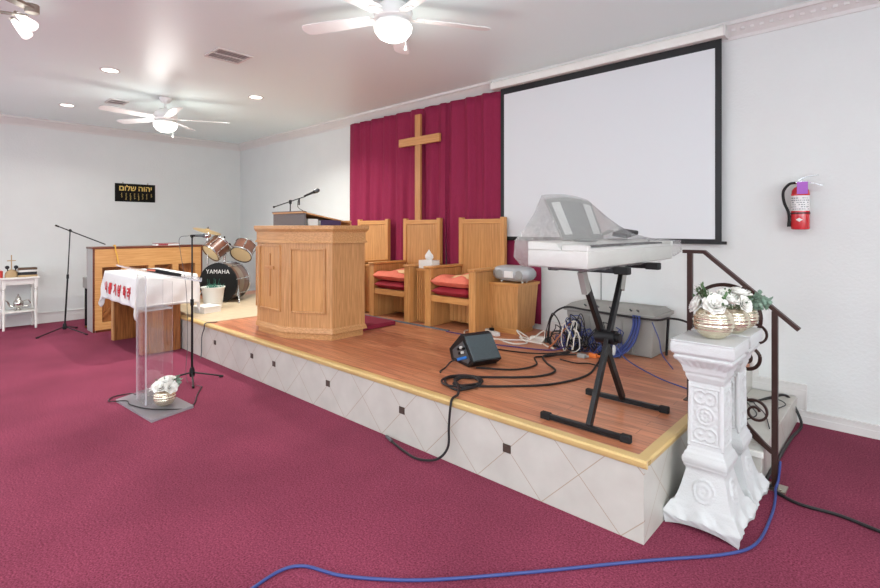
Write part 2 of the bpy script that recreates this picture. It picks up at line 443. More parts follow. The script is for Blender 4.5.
st = thing('step', 'low white tiled step at the right end of the platform beside the iron railing', 'step', (-.75, 4.05, 0))
bm = BM(); box(bm, SX1+.001, -.6, 3.38, YB-.03, 0, .2); obj('tread', bm, 'tile_side', st, W=True, bevel=.004)
bm = BM(); box(bm, SX1+.001, -.588, 3.366, 3.39, .172, .206); obj('nosing', bm, 'white_paint', st, W=True, bevel=.004)
bm = BM(); box(bm, -7.95, -5.90, 2.43, YB-.03, ST, ST+.006); tag(obj('vinyl_mat', bm, 'vinyl'), 'cream vinyl sheet covering the platform under the drum kit', 'mat')

# ------------------------------------------------------------------ curtain, cross, screen
def curtain(name, x0, x1, ph, label):
    z0, z1 = .46, 3.075; nx, nz = 150, 24
    bm = BM(); g = []
    for j in range(nz+1):
        t = j/nz; z = z0+(z1-z0)*t; row = []
        for i in range(nx+1):
            x = x0+(x1-x0)*i/nx
            a = .017+.006*(1-t)
            k = max(0., min(1., (-3.40-x)/.10)); cy0 = YB-.035-.035*k; a *= .15+.85*k
            y = cy0 + (.15+.85*k)*0 + a*math.sin(x*24+ph+.9*math.sin(x*3.1)) + a*.55*math.sin(x*47+ph*2+1.3*math.sin(z*1.1+x)) + .003*k*math.sin(x*57+z*.8)
            row.append(bm.verts.new((x+.006*math.sin(z*2.3+x*9), min(y, YB-.028), z)))
        g.append(row)
    for a, b in zip(g, g[1:]):
        for i in range(nx): bm.faces.new((a[i], a[i+1], b[i+1], b[i]))
    o = obj(name, bm, 'curtain', None, ang=180)
    s = o.modifiers.new('thick', 'SOLIDIFY'); s.thickness = .004; s.offset = 1
    tag(o, label, 'curtain', 'burgundy curtains on the back wall')
    bm = BM(); tube(bm, [(x0, YB-.037, z1-.006), (x1, YB-.037, z1-.006)], .006, smooth=0); obj('hem_rod', bm, 'curtain', o)
    return o
curtain('curtain', -6.20, -4.21, 0.3, 'burgundy curtain panel behind the cross, left of the seam')
curtain('curtain', -4.222, -2.87, 2.1, 'burgundy curtain panel right of the seam, reaching behind the screen edge')
cr = thing('wall_cross', 'tall plain wooden cross mounted on the burgundy curtain', 'cross', (-4.69, 4.62, 1.0))
bm = BM(); box(bm, -4.690, -4.590, 4.578, 4.612, 1.02, 2.98); obj('upright', bm, 'cross_oak', cr, W=True, bevel=.004)
bm = BM(); box(bm, -4.995, -4.25, 4.572, 4.61, 2.585, 2.69); obj('crossbar', bm, 'chair_oak_x', cr, W=True, bevel=.004)

sc = thing('projection_screen', 'wide pull-down projector screen with black border on the back wall', 'projector screen', (-2.24, 4.67, 1.37))
bm = BM(); box(bm, -3.375, -1.112, 4.665, 4.668, 1.385, 3.09); obj('border', bm, 'screen_black', sc, W=True)
bm = BM(); box(bm, -3.325, -1.162, 4.6625, 4.6645, 1.405, 3.015); obj('viewing_surface', bm, 'screen_white', sc, W=True)
bm = BM(); box(bm, -3.40, -1.075, 4.655, 4.68, 1.362, 1.388); rod(bm, (-3.40, 4.667, 1.375), (-3.41, 4.667, 1.375), .015); obj('bottom_bar', bm, 'screen_black', sc, W=True, bevel=.003)
bm = BM(); prism(bm, [(4.60, 3.085), (4.715, 3.085), (4.715, 3.175), (4.615, 3.175), (4.598, 3.155), (4.594, 3.11)], -3.47, -1.075, 'x'); obj('housing', bm, 'white_paint', sc, W=True, bevel=.004)
for x in (-3.475, -1.083):
    bm = BM(); box(bm, x, x+.013, 4.592, 4.718, 3.08, 3.18); rod(bm, (x+.006, 4.66, 3.17), (x+.006, 4.66, 3.198), .006); obj('end_cap', bm, 'trim_white', sc, W=True, bevel=.002)
bm = BM(); tube(bm, [(-2.20, YB-.006, 1.36), (-2.197, YB-.006, .9), (-2.2, YB-.006, .5)], .0035, 6); tag(obj('wall_cable', bm, 'steel_grey'), 'thin grey cable running down the wall below the projector screen', 'cable')

# ------------------------------------------------------------------ pulpit chairs and side tables
def make_chair():
    c = thing('pulpit_chair', '', 'chair', (0,0,0), 0, 'high-backed pulpit chairs')
    w = .365
    for s in (-1, 1):
        x0, x1 = (w-.09, w) if s > 0 else (-w, -w+.09)
        bm = BM(); box(bm, x0, x1, -.02, .05, 0, .645); obj('front_leg', bm, 'chair_oak', c, bevel=.005)
        bm = BM(); box(bm, x0+.012, x1-.012, .0505, .52, .0, .64); obj('side_panel', bm, 'oak_panel', c, bevel=.003)
        bm = BM(); box(bm, x0-.008, x1+.008, -.035, .531, .646, .672); obj('arm', bm, 'chair_oak', c, bevel=.007)
        xb = w-.09 if s > 0 else -w+.03
        bm = BM(); box(bm, xb, xb+.06, .532, .585, 0, 1.225); obj('back_post', bm, 'chair_oak', c, bevel=.005)
    bm = BM(); box(bm, -w+.0905, w-.0905, -.01, .03, .285, .355); obj('seat_rail', bm, 'chair_oak_x', c, bevel=.004)
    bm = BM(); box(bm, -w+.09, w-.09, .031, .531, .33, .352); obj('seat', bm, 'chair_oak_x', c)
    bm = BM()
    box(bm, -w+.09, w-.09, .30, .312, 0.03, .33)
    for i in range(9):
        x = -w+.095+i*(2*w-.19)/9; box(bm, x+.004, x+(2*w-.19)/9-.004, .292, .301, .035, .33)
    obj('lower_panel', bm, 'oak_panel', c)
    bm = BM(); box(bm, -w+.0905, w-.0905, .545, .572, .345, 1.16); obj('back_panel', bm, 'oak_panel', c)
    bm = BM(); box(bm, -w+.0905, w-.0905, .534, .583, 1.15, 1.205); obj('top_rail', bm, 'chair_oak_x', c, bevel=.004)
    bm = BM(); box(bm, -w+.0905, w-.0905, .534, .583, .355, .40); obj('bottom_rail', bm, 'chair_oak_x', c, bevel=.004)
    return c
def cushion(bm, x0, x1, y0, y1, z0, z1, n=14, wav=.006, seed=0):
    top = []; bot = []
    for k, (za, L) in enumerate(((0, bot), (1, top))):
        for j in range(n+1):
            for i in range(n+1):
                u = i/n*2-1; v = j/n*2-1
                e = (1-abs(u)**6)*(1-abs(v)**6); e = max(0, e)**.4
                zm = (z0+z1)/2; hh = (z1-z0)/2*e
                w = wav*math.sin(u*6+seed+v*3)*(1 if k else 0)
                x = (x0+x1)/2+u*(x1-x0)/2*(1+.02*math.sin(v*9+seed)); y = (y0+y1)/2+v*(y1-y0)/2*(1+.02*math.sin(u*8+seed))
                L.append(bm.verts.new((x, y, (zm+hh+w*e) if k else zm-hh)))
    N = n+1
    for L in (top, bot):
        for j in range(n):
            for i in range(n): bm.faces.new((L[j*N+i], L[j*N+i+1], L[(j+1)*N+i+1], L[(j+1)*N+i]))
    bmesh.ops.remove_doubles(bm, verts=bm.verts, dist=1e-5)
CH0 = make_chair()
cxs = [-3.585, -4.562, -5.54]
cl = ['high-backed oak pulpit chair nearest the boombox cabinet', 'high-backed oak pulpit chair in the middle below the cross', 'high-backed oak pulpit chair farthest left, mostly hidden behind the pulpit']
CY = 4.03
CH0.location = (cxs[0], CY, ST); CH0['label'] = cl[0]
for i in (1, 2): dup(CH0, (cxs[i], CY, ST), 0, cl[i])
for i, nm in enumerate(('chair nearest the boombox', 'middle pulpit chair')):
    x = cxs[i]
    bm = BM(); cushion(bm, x-.265, x+.265, CY-.03, CY+.50, ST+.353, ST+.455, seed=i)
    o = obj('seat_cushion', bm, 'red_cushion', ang=60); tag(o, 'dark red seat cushion lying on the '+nm, 'cushion', 'dark red seat cushions')
    bm = BM(); cushion(bm, x-.266, x+.266, CY-.04, CY+.49, ST+.456, ST+.570, wav=.016, seed=i*2+1)
    o = obj('folded_blanket', bm, 'pink_cushion', ang=60); tag(o, 'salmon pink padded throw on top of the red cushion of the '+nm, 'blanket', 'pink throws')
    bm = BM(); cushion(bm, x-.02, x+.24, CY+.05, CY+.44, ST+.535, ST+.588, n=8, seed=3); obj('patch', bm, 'cream_cloth', o, ang=60)
def side_table(x, label):
    t = thing('side_table', label, 'side table', (x, 4.1, ST), 0, 'slatted side tables between the pulpit chairs')
    bm = BM(); box(bm, -.107, .107, .040, .50, 0, .60); obj('body', bm, 'oak_panel', t)
    bm = BM()
    for i in range(6): box(bm, -.105+i*.035, -.105+i*.035+.026, .010, .0405, .02, .60)
    obj('front_slats', bm, 'chair_oak', t, bevel=.002)
    bm = BM(); box(bm, -.11, .11, .0, .50, .601, .628); obj('top', bm, 'chair_oak_x', t, bevel=.004)
    return t
side_table((cxs[0]+cxs[1])/2, 'narrow slatted oak side table carrying the tissue box')
side_table((cxs[1]+cxs[2])/2, 'narrow slatted oak side table just right of the pulpit')
t = thing('tissue_box', 'white tissue box with a tissue pulled up on the slatted side table', 'tissue box', (-4.073, 4.20, ST+.629))
bm = BM(); box(bm, -.108, .108, -.055, .075, 0, .095); obj('carton', bm, 'paper', t, bevel=.003)
bm = BM()
rings = []
for k, (r, z) in enumerate(((.03, .094), (.055, .125), (.05, .155), (.022, .19), (.004, .215))):
    rings.append([V((math.cos(a*PI/8)*r*(1+.35*math.sin(a*2.3+k)), .01+math.sin(a*PI/8)*r*.6*(1+.3*math.cos(a*1.7)), z+.006*math.sin(a*3))) for a in range(16)])
loft(bm, rings); obj('tissue', bm, 'paper', t)

# tapered cabinet + boombox
t = thing('storage_cabinet', 'tapered oak cabinet with flat top holding the boombox', 'cabinet', (-3.065, 4.46, ST))
def sq(h, z): return [V((-h, -h, z)), V((h, -h, z)), V((h, h, z)), V((-h, h, z))]
bm = BM(); loft(bm, [sq(.150, 0), sq(.150, .055)]); obj('plinth', bm, 'chair_oak_x', t)
bm = BM(); loft(bm, [sq(.165, .055), sq(.192, .50)]); obj('body', bm, 'oak_panel', t, bevel=.003)
bm = BM(); loft(bm, [sq(.205, .50), sq(.208, .53)]); obj('top', bm, 'chair_oak_x', t, bevel=.004)
t = thing('boombox', 'rounded silver grey portable CD boombox on the tapered cabinet', 'boombox', (-3.01, 4.40, ST+.531))
bm = BM(); rings = []
for i in range(17):
    u = -1+i/8; s = (1-abs(u)**3.2)**.5 if abs(u) < 1 else 0; s = max(s, .12)
    hy, hz = .10*(.55+.45*s), .086*(.35+.65*s)
    rings.append([V((u*.235, hy*math.copysign(abs(math.cos(a))**.7, math.cos(a)), .085+hz*math.copysign(abs(math.sin(a))**.7, math.sin(a))+.008)) for a in [2*PI*k/20 for k in range(20)]])
loft(bm, rings); obj('case', bm, 'boombox_grey', t, ang=60)
bm = BM(); box(bm, -.055, .055, -.108, -.09, .05, .12); obj('display_panel', bm, 'white_plastic', t, bevel=.004)
for s in (-1, 1):
    bm = BM(); lathe(bm, [(.048, 0), (.044, .01), (.02, .012), (.004, .013)], (s*.12, -.088, .085), 20, aim((0, -1, 0))); obj('speaker_grille', bm, 'rest_grey', t)
bm = BM(); tube(bm, [(-.11, 0, .148), (-.09, -.02, .165), (0, -.04, .168), (.09, -.02, .165), (.11, 0, .148)], .006); obj('handle', bm, 'steel_grey', t)
bm = BM()
for s in (-1, 1): rod(bm, (s*.13, -.04, 0), (s*.13, -.04, .02), .01)
for s in (-1, 1): rod(bm, (s*.13, .04, 0), (s*.13, .04, .02), .01)
obj('feet', bm, 'white_plastic', t)
bm = BM(); tube(bm, [(-5.25, 4.0, ST+.004), (-4.3, 3.98, ST+.004), (-3.6, 3.98, ST+.004)], 0, smooth=2, flat=(.003, .045)) if False else box(bm, -5.6, -3.56, 3.955, 4.0, ST, ST+.008)
tag(obj('cable_cover', bm, 'grey_strip', None, bevel=.003), 'flat grey cover strip on the deck along the front of the chairs', 'floor strip')

# ------------------------------------------------------------------ pulpit
pl = thing('pulpit', 'large faceted oak pulpit with raised panels and a small cross on the front', 'pulpit', (-4.80, 2.95, ST))
FW, DX, DY, BK = .275, .722, .26, .66      # half front width, half total width, depth of the slant, total depth
def foot(g, y0=0):   # footprint grown by g, in local coordinates (y = 0 at -0.36 world offset)
    a = -.35
    return [(-FW-g*.4, a-g), (FW+g*.4, a-g), (DX+g, a+DY-g*.4), (DX+g, a+BK+g), (-DX-g, a+BK+g), (-DX-g, a+DY-g*.4)]
def pris(bm, g, z0, z1, g2=None):
    loft(bm, [[V((*p, z0)) for p in foot(g)], [V((*p, z1)) for p in foot(g if g2 is None else g2)]])
bm = BM(); pris(bm, -.012, 0, .065); obj('plinth', bm, 'oak_x', pl)
bm = BM(); pris(bm, 0, .066, 1.0); obj('body', bm, 'oak', pl)
bm = BM(); pris(bm, .018, .066, .105, .010); pris(bm, .008, .1055, .118, .001); obj('base_moulding', bm, 'oak_x', pl)
bm = BM(); pris(bm, .024, .950, .972, .014); pris(bm, .006, .9725, 1.06); pris(bm, .014, 1.0605, 1.085, .030); obj('cornice', bm, 'oak_x', pl)
bm = BM(); pris(bm, .032, 1.0855, 1.125, .032); obj('top', bm, 'oak_x', pl, bevel=.004)
def face_panel(mid, dx, w, z0, z1, label=None):
    """raised frame with recessed panel on a vertical face; mid = centre xy, dx = unit vector along the face (outward normal to its right)"""
    d = V((*dx, 0)).normalized(); n = V((d.y, -d.x, 0))
    M = Matrix(((d.x, n.x, 0, mid[0]), (d.y, n.y, 0, mid[1]), (0, 0, 1, 0), (0, 0, 0, 1)))
    bm = BM(); f = .018
    for q in ((-w, -w+f, z0, z1), (w-f, w, z0, z1), (-w+f, w-f, z0, z0+f), (-w+f, w-f, z1-f, z1)):
        box(bm, q[0], q[1], -.002, .020, q[2], q[3], M)
    obj('panel_moulding', bm, 'oak', pl, bevel=.004)
    bm = BM(); box(bm, -w+f+.001, w-f-.001, -.001, .003, z0+f, z1-f, M); obj('panel', bm, 'oak_panel', pl)
    return M
M = face_panel((0, -.35), (1, 0), .215, .26, .93)
bm = BM(); box(bm, -.014, .014, .004, .012, .40, .84, M); box(bm, -.09, .09, .004, .016, .68, .712, M); obj('cross_emblem', bm, 'cross_oak', pl, bevel=.003)
for s in (-1, 1):
    mx = s*(FW+DX)/2; my = -.35+DY/2
    dv = (DX-FW, s*DY) if s > 0 else (DX-FW, -DY)
    face_panel((mx, my), dv, .19, .26, .90)

# slanted reading desk on the pulpit
t = thing('reading_desk', 'slant-topped reading desk with dark slate front on top of the pulpit', 'desk', (-4.75, 2.78, ST+1.126))
bm = BM(); box(bm, -.315, .315, 0, .015, 0, .125); obj('front_panel', bm, 'slate', t, bevel=.002)
bm = BM(); box(bm, -.31, -.295, .0155, .57, 0, .02); prism(bm, [(.0155, 0), (.57, 0), (.57, .02), (.0155, .12)], -.31, -.295, 'x'); obj('side_panel', bm, 'oak', t)
bm = BM(); prism(bm, [(-.015, .126), (.58, .02), (.58, .035), (-.015, .142)], -.31, .31, 'x'); obj('slanted_top', bm, 'oak_x', t, bevel=.002)
bm = BM(); box(bm, -.31, .31, .568, .585, .0, .055); obj('ledge', bm, 'oak_x', t, bevel=.002)
bm = BM(); prism(bm, [(-.018, .1425), (.02, .1365), (.02, .143), (-.018, .149)], -.315, .315, 'x'); obj('cap', bm, 'slate', t)
bm = BM(); box(bm, -4.62, -4.47, 2.84, 2.96, ST+1.126, ST+1.19); box(bm, -4.615, -4.475, 2.845, 2.955, ST+1.19, ST+1.194)
tag(obj('paper_stack', bm, 'paper'), 'white stack of paper inside the reading desk', 'paper')
t = thing('hymn_book', 'thick dark purple book lying inside the reading desk', 'book', (-4.53, 3.10, ST+1.126))
bm = BM(); box(bm, -.09, .08, -.12, .12, .004, .052); obj('pages', bm, 'paper', t)
bm = BM(); box(bm, -.09, .09, -.125, .125, 0, .005); box(bm, -.09, .09, -.125, .125, .052, .057); box(bm, .08, .09, -.125, .125, .005, .052)
obj('cover', bm, 'book_purple', t, bevel=.001)

def mic(bm_h, bm_g, p, d, L=.17):
    p = V(p); d = V(d).normalized(); M = aim(d)
    lathe(bm_h, [(.006, 0), (.011, .005), (.014, L*.6), (.017, L-.055), (.022, L-.04), (.022, L-.035)], p, 16, M)
    lathe(bm_g, [(.022, L-.0345), (.026, L-.015), (.024, L+.005), (.014, L+.02), (.002, L+.025)], p, 16, M)
t = thing('desk_microphone', 'black boom microphone rising from the reading desk on the pulpit', 'microphone', (-4.97, 3.02, ST+1.126))
pb = V((-5.04, 2.97, ST+1.225)); pt = V((-5.05, 2.98, ST+1.395))
bm = BM(); rod(bm, pb, pt, .007); lathe(bm, [(.03, 0), (.03, .006), (.012, .014)], pb, 16); obj('post', bm, 'black_metal', t, W=True)
b0 = V((-5.16, 2.84, 1.735)); b1 = V((-4.99, 3.14, 1.862))
mid = V((-5.06, 2.985, 1.80))
bm = BM(); rod(bm, b0, b1, .006); ball(bm, b0, .012); obj('boom', bm, 'black_metal', t, W=True)
bm = BM(); rod(bm, mid+V((0, 0, -.03)), mid+V((0, 0, .015)), .015); rod(bm, mid+V((-.02, .02, 0)), mid+V((.025, -.02, 0)), .01); obj('clutch', bm, 'black', t, W=True)
bh = BM(); bg = BM(); mic(bh, bg, b1-V((.02, .015, .0)), b1-b0+V((0, 0, .03))); obj('microphone_body', bh, 'black', t, W=True); obj('grille', bg, 'steel_grey', t, W=True)
bm = BM(); tube(bm, [b1, b1+V((-.06, -.05, -.03)), b1+V((-.07, -.06, -.12)), (-4.98, 3.10, 1.69), (-4.98, 3.10, 1.645)], .0035); rod(bm, b1+V((-.06, -.05, -.03)), b1+V((-.06, -.05, -.10)), .009); obj('cord', bm, 'black_cable', t, W=True)

bm = BM(); box(bm, -5.2, -4.22, 3.33, 3.82, ST, ST+.05); tag(obj('kneeling_mat', bm, 'red_mat', None, bevel=.012), 'thick burgundy padded mat on the deck behind the pulpit', 'mat')

# ------------------------------------------------------------------ ceiling things
def fan(loc, rot, drop, label):
    t = thing('ceiling_fan', label, 'ceiling fan', (loc[0], loc[1], H), rot, 'white five-bladed ceiling fans')
    zb = -drop
    bm = BM(); lathe(bm, [(.075, 0), (.075, -.02), (.05, -.06), (.03, -.07)]); obj('canopy', bm, 'fan_white', t)
    if drop > .2:
        bm = BM(); rod(bm, (0, 0, -.06), (0, 0, zb+.09), .013); obj('downrod', bm, 'fan_white', t)
    mt = min(zb+.12, -.05)
    bm = BM(); lathe(bm, [(.03, mt+.01), (.08, mt), (.13, zb+.07), (.145, zb+.03), (.14, zb-.015), (.10, zb-.03), (.105, zb-.035), (.128, zb-.04), (.13, zb-.06)]); obj('motor_housing', bm, 'fan_white', t)
    bm = BM(); lathe(bm, [(.135, zb-.06), (.142, zb-.075), (.135, zb-.11), (.105, zb-.15), (.06, zb-.172), (.003, zb-.18)]); obj('light_globe', bm, 'globe', t)
    bm = BM(); rod(bm, (.09, -.02, zb-.05), (.09, -.02, zb-.22), .0015, n=6); lathe(bm, [(.002, .03), (.008, .01), (.012, -.01), (.004, -.012)], (.09, -.02, zb-.23), 10); obj('pull_chain', bm, 'white_plastic', t)
    for k in range(5):
        a = 2*PI*k/5; R = Matrix.Rotation(a, 4, 'Z') @ Matrix.Translation((0, 0, zb)) @ Matrix.Rotation(.21, 4, 'X')
        bm = BM(); pts = []
        for q in [(.17, -.052), (.45, -.064), (.72, -.068), (.755, -.055), (.772, -.025), (.775, 0), (.772, .025), (.755, .055), (.72, .068), (.45, .064), (.17, .052)]: pts.append(q)
        prism(bm, pts, -.004, .004, 'z', R); b = obj('blade', bm, 'fan_white', t, bevel=.002)
        bm = BM(); prism(bm, [(.10, -.02), (.16, -.035), (.24, -.03), (.26, 0), (.24, .03), (.16, .035), (.10, .02)], -.0105, -.0045, 'z', R); obj('blade_iron', bm, 'nickel' if False else 'trim_white', b, bevel=.002)
    return t
fan((-2.78, 2.49), math.radians(60), .135, 'large white ceiling fan with glowing globe nearest the camera')
fan((-7.08, 2.36), math.radians(63), .27, 'white ceiling fan on a short downrod far over the piano')
def downlight(x, y, label, p=36):
    t = thing('ceiling_light', label, 'ceiling light', (x, y, H), 0, 'recessed ceiling lights')
    bm = BM(); n = 32
    lathe(bm, [(.075, -.001), (.095, -.001), (.097, -.006), (.09, -.010), (.075, -.006)], (0, 0, 0), n, caps=False); obj('trim_ring', bm, 'trim_white', t)
    bm = BM(); lathe(bm, [(.074, -.0015), (.074, -.005)], (0, 0, 0), n); obj('lens', bm, 'can_light', t)
    l = bpy.data.lights.new('downlight', 'AREA'); l.shape = 'DISK'; l.size = .15; l.energy = p; l.color = (.98, .98, .92); l.spread = 2.4
    o = bpy.data.objects.new('downlight', l); COL.objects.link(o); o.location = (x, y, H-.012); o.parent = None
DL = [(-6.26, 1.535, 'round recessed ceiling light between the camera side and the far fan, brightest of three'),
      (-8.478, 1.568, 'round recessed ceiling light farthest left near the left wall'),
      (-6.161, 3.139, 'round recessed ceiling light in front of the curtain side, right of the far fan')]
for d, e in zip(DL, (18, 14, 52)): downlight(*d, e)
def vent(x, y, w, h, label, n=9):
    t = thing('ceiling_vent', label, 'air vent', (x, y, H), 0)
    bm = BM(); box(bm, -w, w, -h, h, -.003, 0); obj('backing', bm, 'vent_dark', t)
    bm = BM(); f = .022
    for q in ((-w-f, -w, -h-f, h+f), (w, w+f, -h-f, h+f), (-w, w, -h-f, -h), (-w, w, h, h+f), (-.008, .008, -h, h)): box(bm, q[0], q[1], q[2], q[3], -.012, 0)
    obj('frame', bm, 'trim_white', t, bevel=.003)
    bm = BM()
    for i in range(n):
        y0 = -h+(i+.5)*2*h/n; M = Matrix.Translation((0, y0, -.008)) @ Matrix.Rotation(.7, 4, 'X'); box(bm, -w, w, -.009, .009, -.001, .001, M)
    obj('louvres', bm, 'trim_white', t)
vent(-4.88, 2.20, .14, .15, 'white square louvred air vent in the ceiling between the two fans')
vent(-7.75, 1.98, .12, .09, 'small air vent in the ceiling behind the far fan', 6)
# spot fixture upper left
t = thing('spotlight_fixture', 'brushed nickel ceiling fixture with white glass shades at the upper left', 'ceiling light', (-4.6, .42, H))
bm = BM(); lathe(bm, [(.09, 0), (.09, -.02), (.075, -.035), (.02, -.04)], (0, 0, 0)); obj('mounting_plate', bm, 'nickel', t)
def at(px, py, z):
    a = math.atan(463/500); r = (px-440)/500; u = (228-py)/500; k = (z-1.5)/u
    return V(((-math.sin(a)+r*math.cos(a))*k, (math.cos(a)+r*math.sin(a))*k, z))
A = V((-4.15, -.15, 3.10)); B = at(32, 9, 3.10)
bm = BM(); rod(bm, B+V((0, 0, -.03)), B+V((0, 0, .03)), .045, n=24); obj('end_cap', bm, 'nickel', t, W=True, bevel=.004)
bm = BM(); tube(bm, [at(0, 12, 3.08), at(14, 14, 3.08), at(28, 16, 3.08)], 0, smooth=4, flat=(.005, .022)); obj('lower_bar', bm, 'nickel', t, W=True)
bm = BM(); tube(bm, [A, (A+B)/2+V((0.02, .02, .0)), B], .0, smooth=4, flat=(.010, .04)); obj('bar', bm, 'nickel', t, W=True, bevel=.002)
bm = BM(); rod(bm, V((-4.6, .42, 3.165)), V((-4.6, .42, 3.09)), .012); obj('stem', bm, 'nickel', t, W=True)
for (a_, b_) in ((at(17, 14, 3.09), at(34, 27, 3.0)), (at(13, 20, 3.07), at(28, 36, 2.96))):
    d = (b_-a_); L = d.length
    bm = BM(); lathe(bm, [(.016, 0), (.022, .02), (.032, L*.5), (.04, L*.9), (.038, L)], a_, 20, aim(d)); s_ = obj('glass_shade', bm, 'shade_light', t, W=True)
    bm = BM(); rod(bm, a_+V((0, 0, .02)), a_, .008); rod(bm, a_-d*.12, a_+d*.02, .017); obj('lamp_holder', bm, 'nickel', t, W=True)

# ------------------------------------------------------------------ sign on the left wall
t = thing('wall_sign', 'black wall plaque with gold Hebrew letters on the left wall', 'sign', (XL, 2.825, 1.96))
M = Matrix(((0, 0, 1, XL+.016), (1, 0, 0, 2.825), (0, 1, 0, 2.12), (0, 0, 0, 1)))
bm = BM(); box(bm, XL+.001, XL+.014, 2.51, 3.14, 1.96, 2.275); obj('board', bm, 'sign_black', t, W=True, bevel=.002)
bm = BM(); BOLD[0] = .0025
text_into(bm, 'יהוה'[::-1], .125, M @ Matrix.Translation((.150, .07, 0)), .001, 1.0)
text_into(bm, 'שלום'[::-1], .125, M @ Matrix.Translation((-.125, .07, 0)), .001, 1.0)
obj('lettering', bm, 'gold_letter', t, W=True, sm=False)
bm = BM(); rs = random.Random(3)
for i, (x, n) in enumerate(((-.215, 4), (-.15, 6), (-.085, 6), (-.02, 5), (.045, 6), (.11, 5), (.175, 5), (.25, 3))):
    for k in range(n):
        z = -.01-k*.021
        for q in range(2): 
            dx = rs.uniform(-.014, .004); box(bm, x+dx, x+dx+rs.uniform(.008, .02), z-.006-q*.008, z-.003-q*.008, 0, .001, M)
        box(bm, x-.002, x+.002, z-.016, z, 0, .001, M)
obj('small_lettering', bm, 'gold_letter', t, W=True, sm=False)
bm = BM()
for y in (2.63, 3.02): box(bm, XL+.002, XL+.008, y-.01, y+.01, 2.27, 2.30)
obj('hanger', bm, 'nickel', t, W=True)

# ------------------------------------------------------------------ white side stand with teapot, books, lantern
t = thing('plant_stand', 'small white two-tier stand with turned legs against the left wall', 'table', (-9.72, 1.16, 0))
X0, X1, Y0, Y1 = -9.90, -9.56, 1.00, 1.41
bm = BM(); box(bm, X0-.02, X1+.02, Y0-.02, Y1+.02, .745, .77); obj('top', bm, 'white_paint', t, W=True, bevel=.004)
bm = BM(); box(bm, X0+.02, X1-.02, Y0+.02, Y1-.02, .66, .744); obj('apron', bm, 'white_paint', t, W=True)
bm = BM(); box(bm, X0, X1, Y0, Y1, .25, .27); obj('shelf', bm, 'white_paint', t, W=True, bevel=.003)
for x in (X0+.02, X1-.02):
    for y in (Y0+.02, Y1-.02):
        bm = BM(); box(bm, x-.022, x+.022, y-.022, y+.022, .62, .744)
        lathe(bm, [(.02, .62), (.024, .60), (.015, .585), (.022, .57), (.015, .555), (.022, .53), (.018, .40), (.016, .30), (.018, .28)], (x, y, 0), 14)
        box(bm, x-.018, x+.018, y-.018, y+.018, .235, .29)
        lathe(bm, [(.018, .235), (.016, .13), (.02, .12), (.012, .105), (.018, .09), (.014, 0)], (x, y, 0), 14)
        obj('leg', bm, 'white_paint', t, W=True)
t = thing('teapot', 'ornate silver teapot on the lower shelf of the white stand', 'teapot', (-9.70, 1.20, .27))
bm = BM(); lathe(bm, [(.045, 0), (.03, .015), (.022, .035), (.055, .06), (.068, .10), (.058, .135), (.036, .155), (.035, .17)]); obj('body', bm, 'silver', t)
bm = BM(); lathe(bm, [(.037, .171), (.03, .195), (.012, .21), (.008, .22), (.014, .232), (.003, .25)]); obj('lid', bm, 'silver', t)
bm = BM(); tube(bm, [(0, -.06, .06), (0, -.10, .08), (0, -.12, .13), (0, -.145, .16)], lambda u: .016-.008*u); obj('spout', bm, 'silver', t)
bm = BM(); tube(bm, [(0, .06, .06), (0, .11, .055), (0, .14, .10), (0, .11, .145), (0, .05, .13)], .006); obj('handle', bm, 'silver', t)
zt = .77
BK_ = [('book_tan', .0, .028), ('book_black', .028, .045), ('paper', .073, .03), ('book_brown', .103, .03)]
lb = ['thick tan book at the bottom of the stack on the white stand', 'black book second from the bottom of the stack on the white stand', 'pale cream book third from the bottom on the white stand', 'brown book topmost on the stack on the white stand']
for i, (m_, z, h) in enumerate(BK_):
    b = thing('book', lb[i], 'book', (-9.70, 1.31, zt+z), [.03, -.08, .1, -.03][i], 'books on the white stand')
    bm = BM(); box(bm, -.075, .072, -.115, .10, .003, h-.003); obj('pages', bm, 'paper', b)
    bm = BM(); box(bm, -.08, .08, -.12, .105, 0, .003); box(bm, -.08, .08, -.12, .105, h-.003, h-.0002); box(bm, .072, .08, -.12, .105, .003, h-.003); obj('cover', bm, m_, b)
t = thing('stone_ornament', 'pale rounded stone ornament with a small cross on the white stand', 'ornament', (-9.68, 1.12, zt))
bm = BM(); lathe(bm, [(.075, 0), (.078, .03), (.07, .07), (.05, .10), (.02, .115), (.003, .116)], M=Matrix.Diagonal((.7, 1, 1, 1))); obj('base', bm, 'book_tan', t)
bm = BM(); box(bm, -.006, .006, -.006, .006, .10, .33); box(bm, -.005, .005, -.05, .05, .24, .252); obj('cross', bm, 'book_tan', t)
for s in (-1, 1):
    bm = BM(); ball(bm, (.02, s*.05, .15), .026); rod(bm, (.01, s*.04, .09), (.02, s*.05, .14), .008); obj('knob', bm, 'book_black', t)
bm = BM(); lathe(bm, [(.022, 0), (.022, .10), (.004, .105), (.002, .12)]); 
o = obj('candle', bm, 'candle_red'); o.location = (-9.66, 1.00, zt); tag(o, 'short red candle at the left end of the white stand', 'candle')

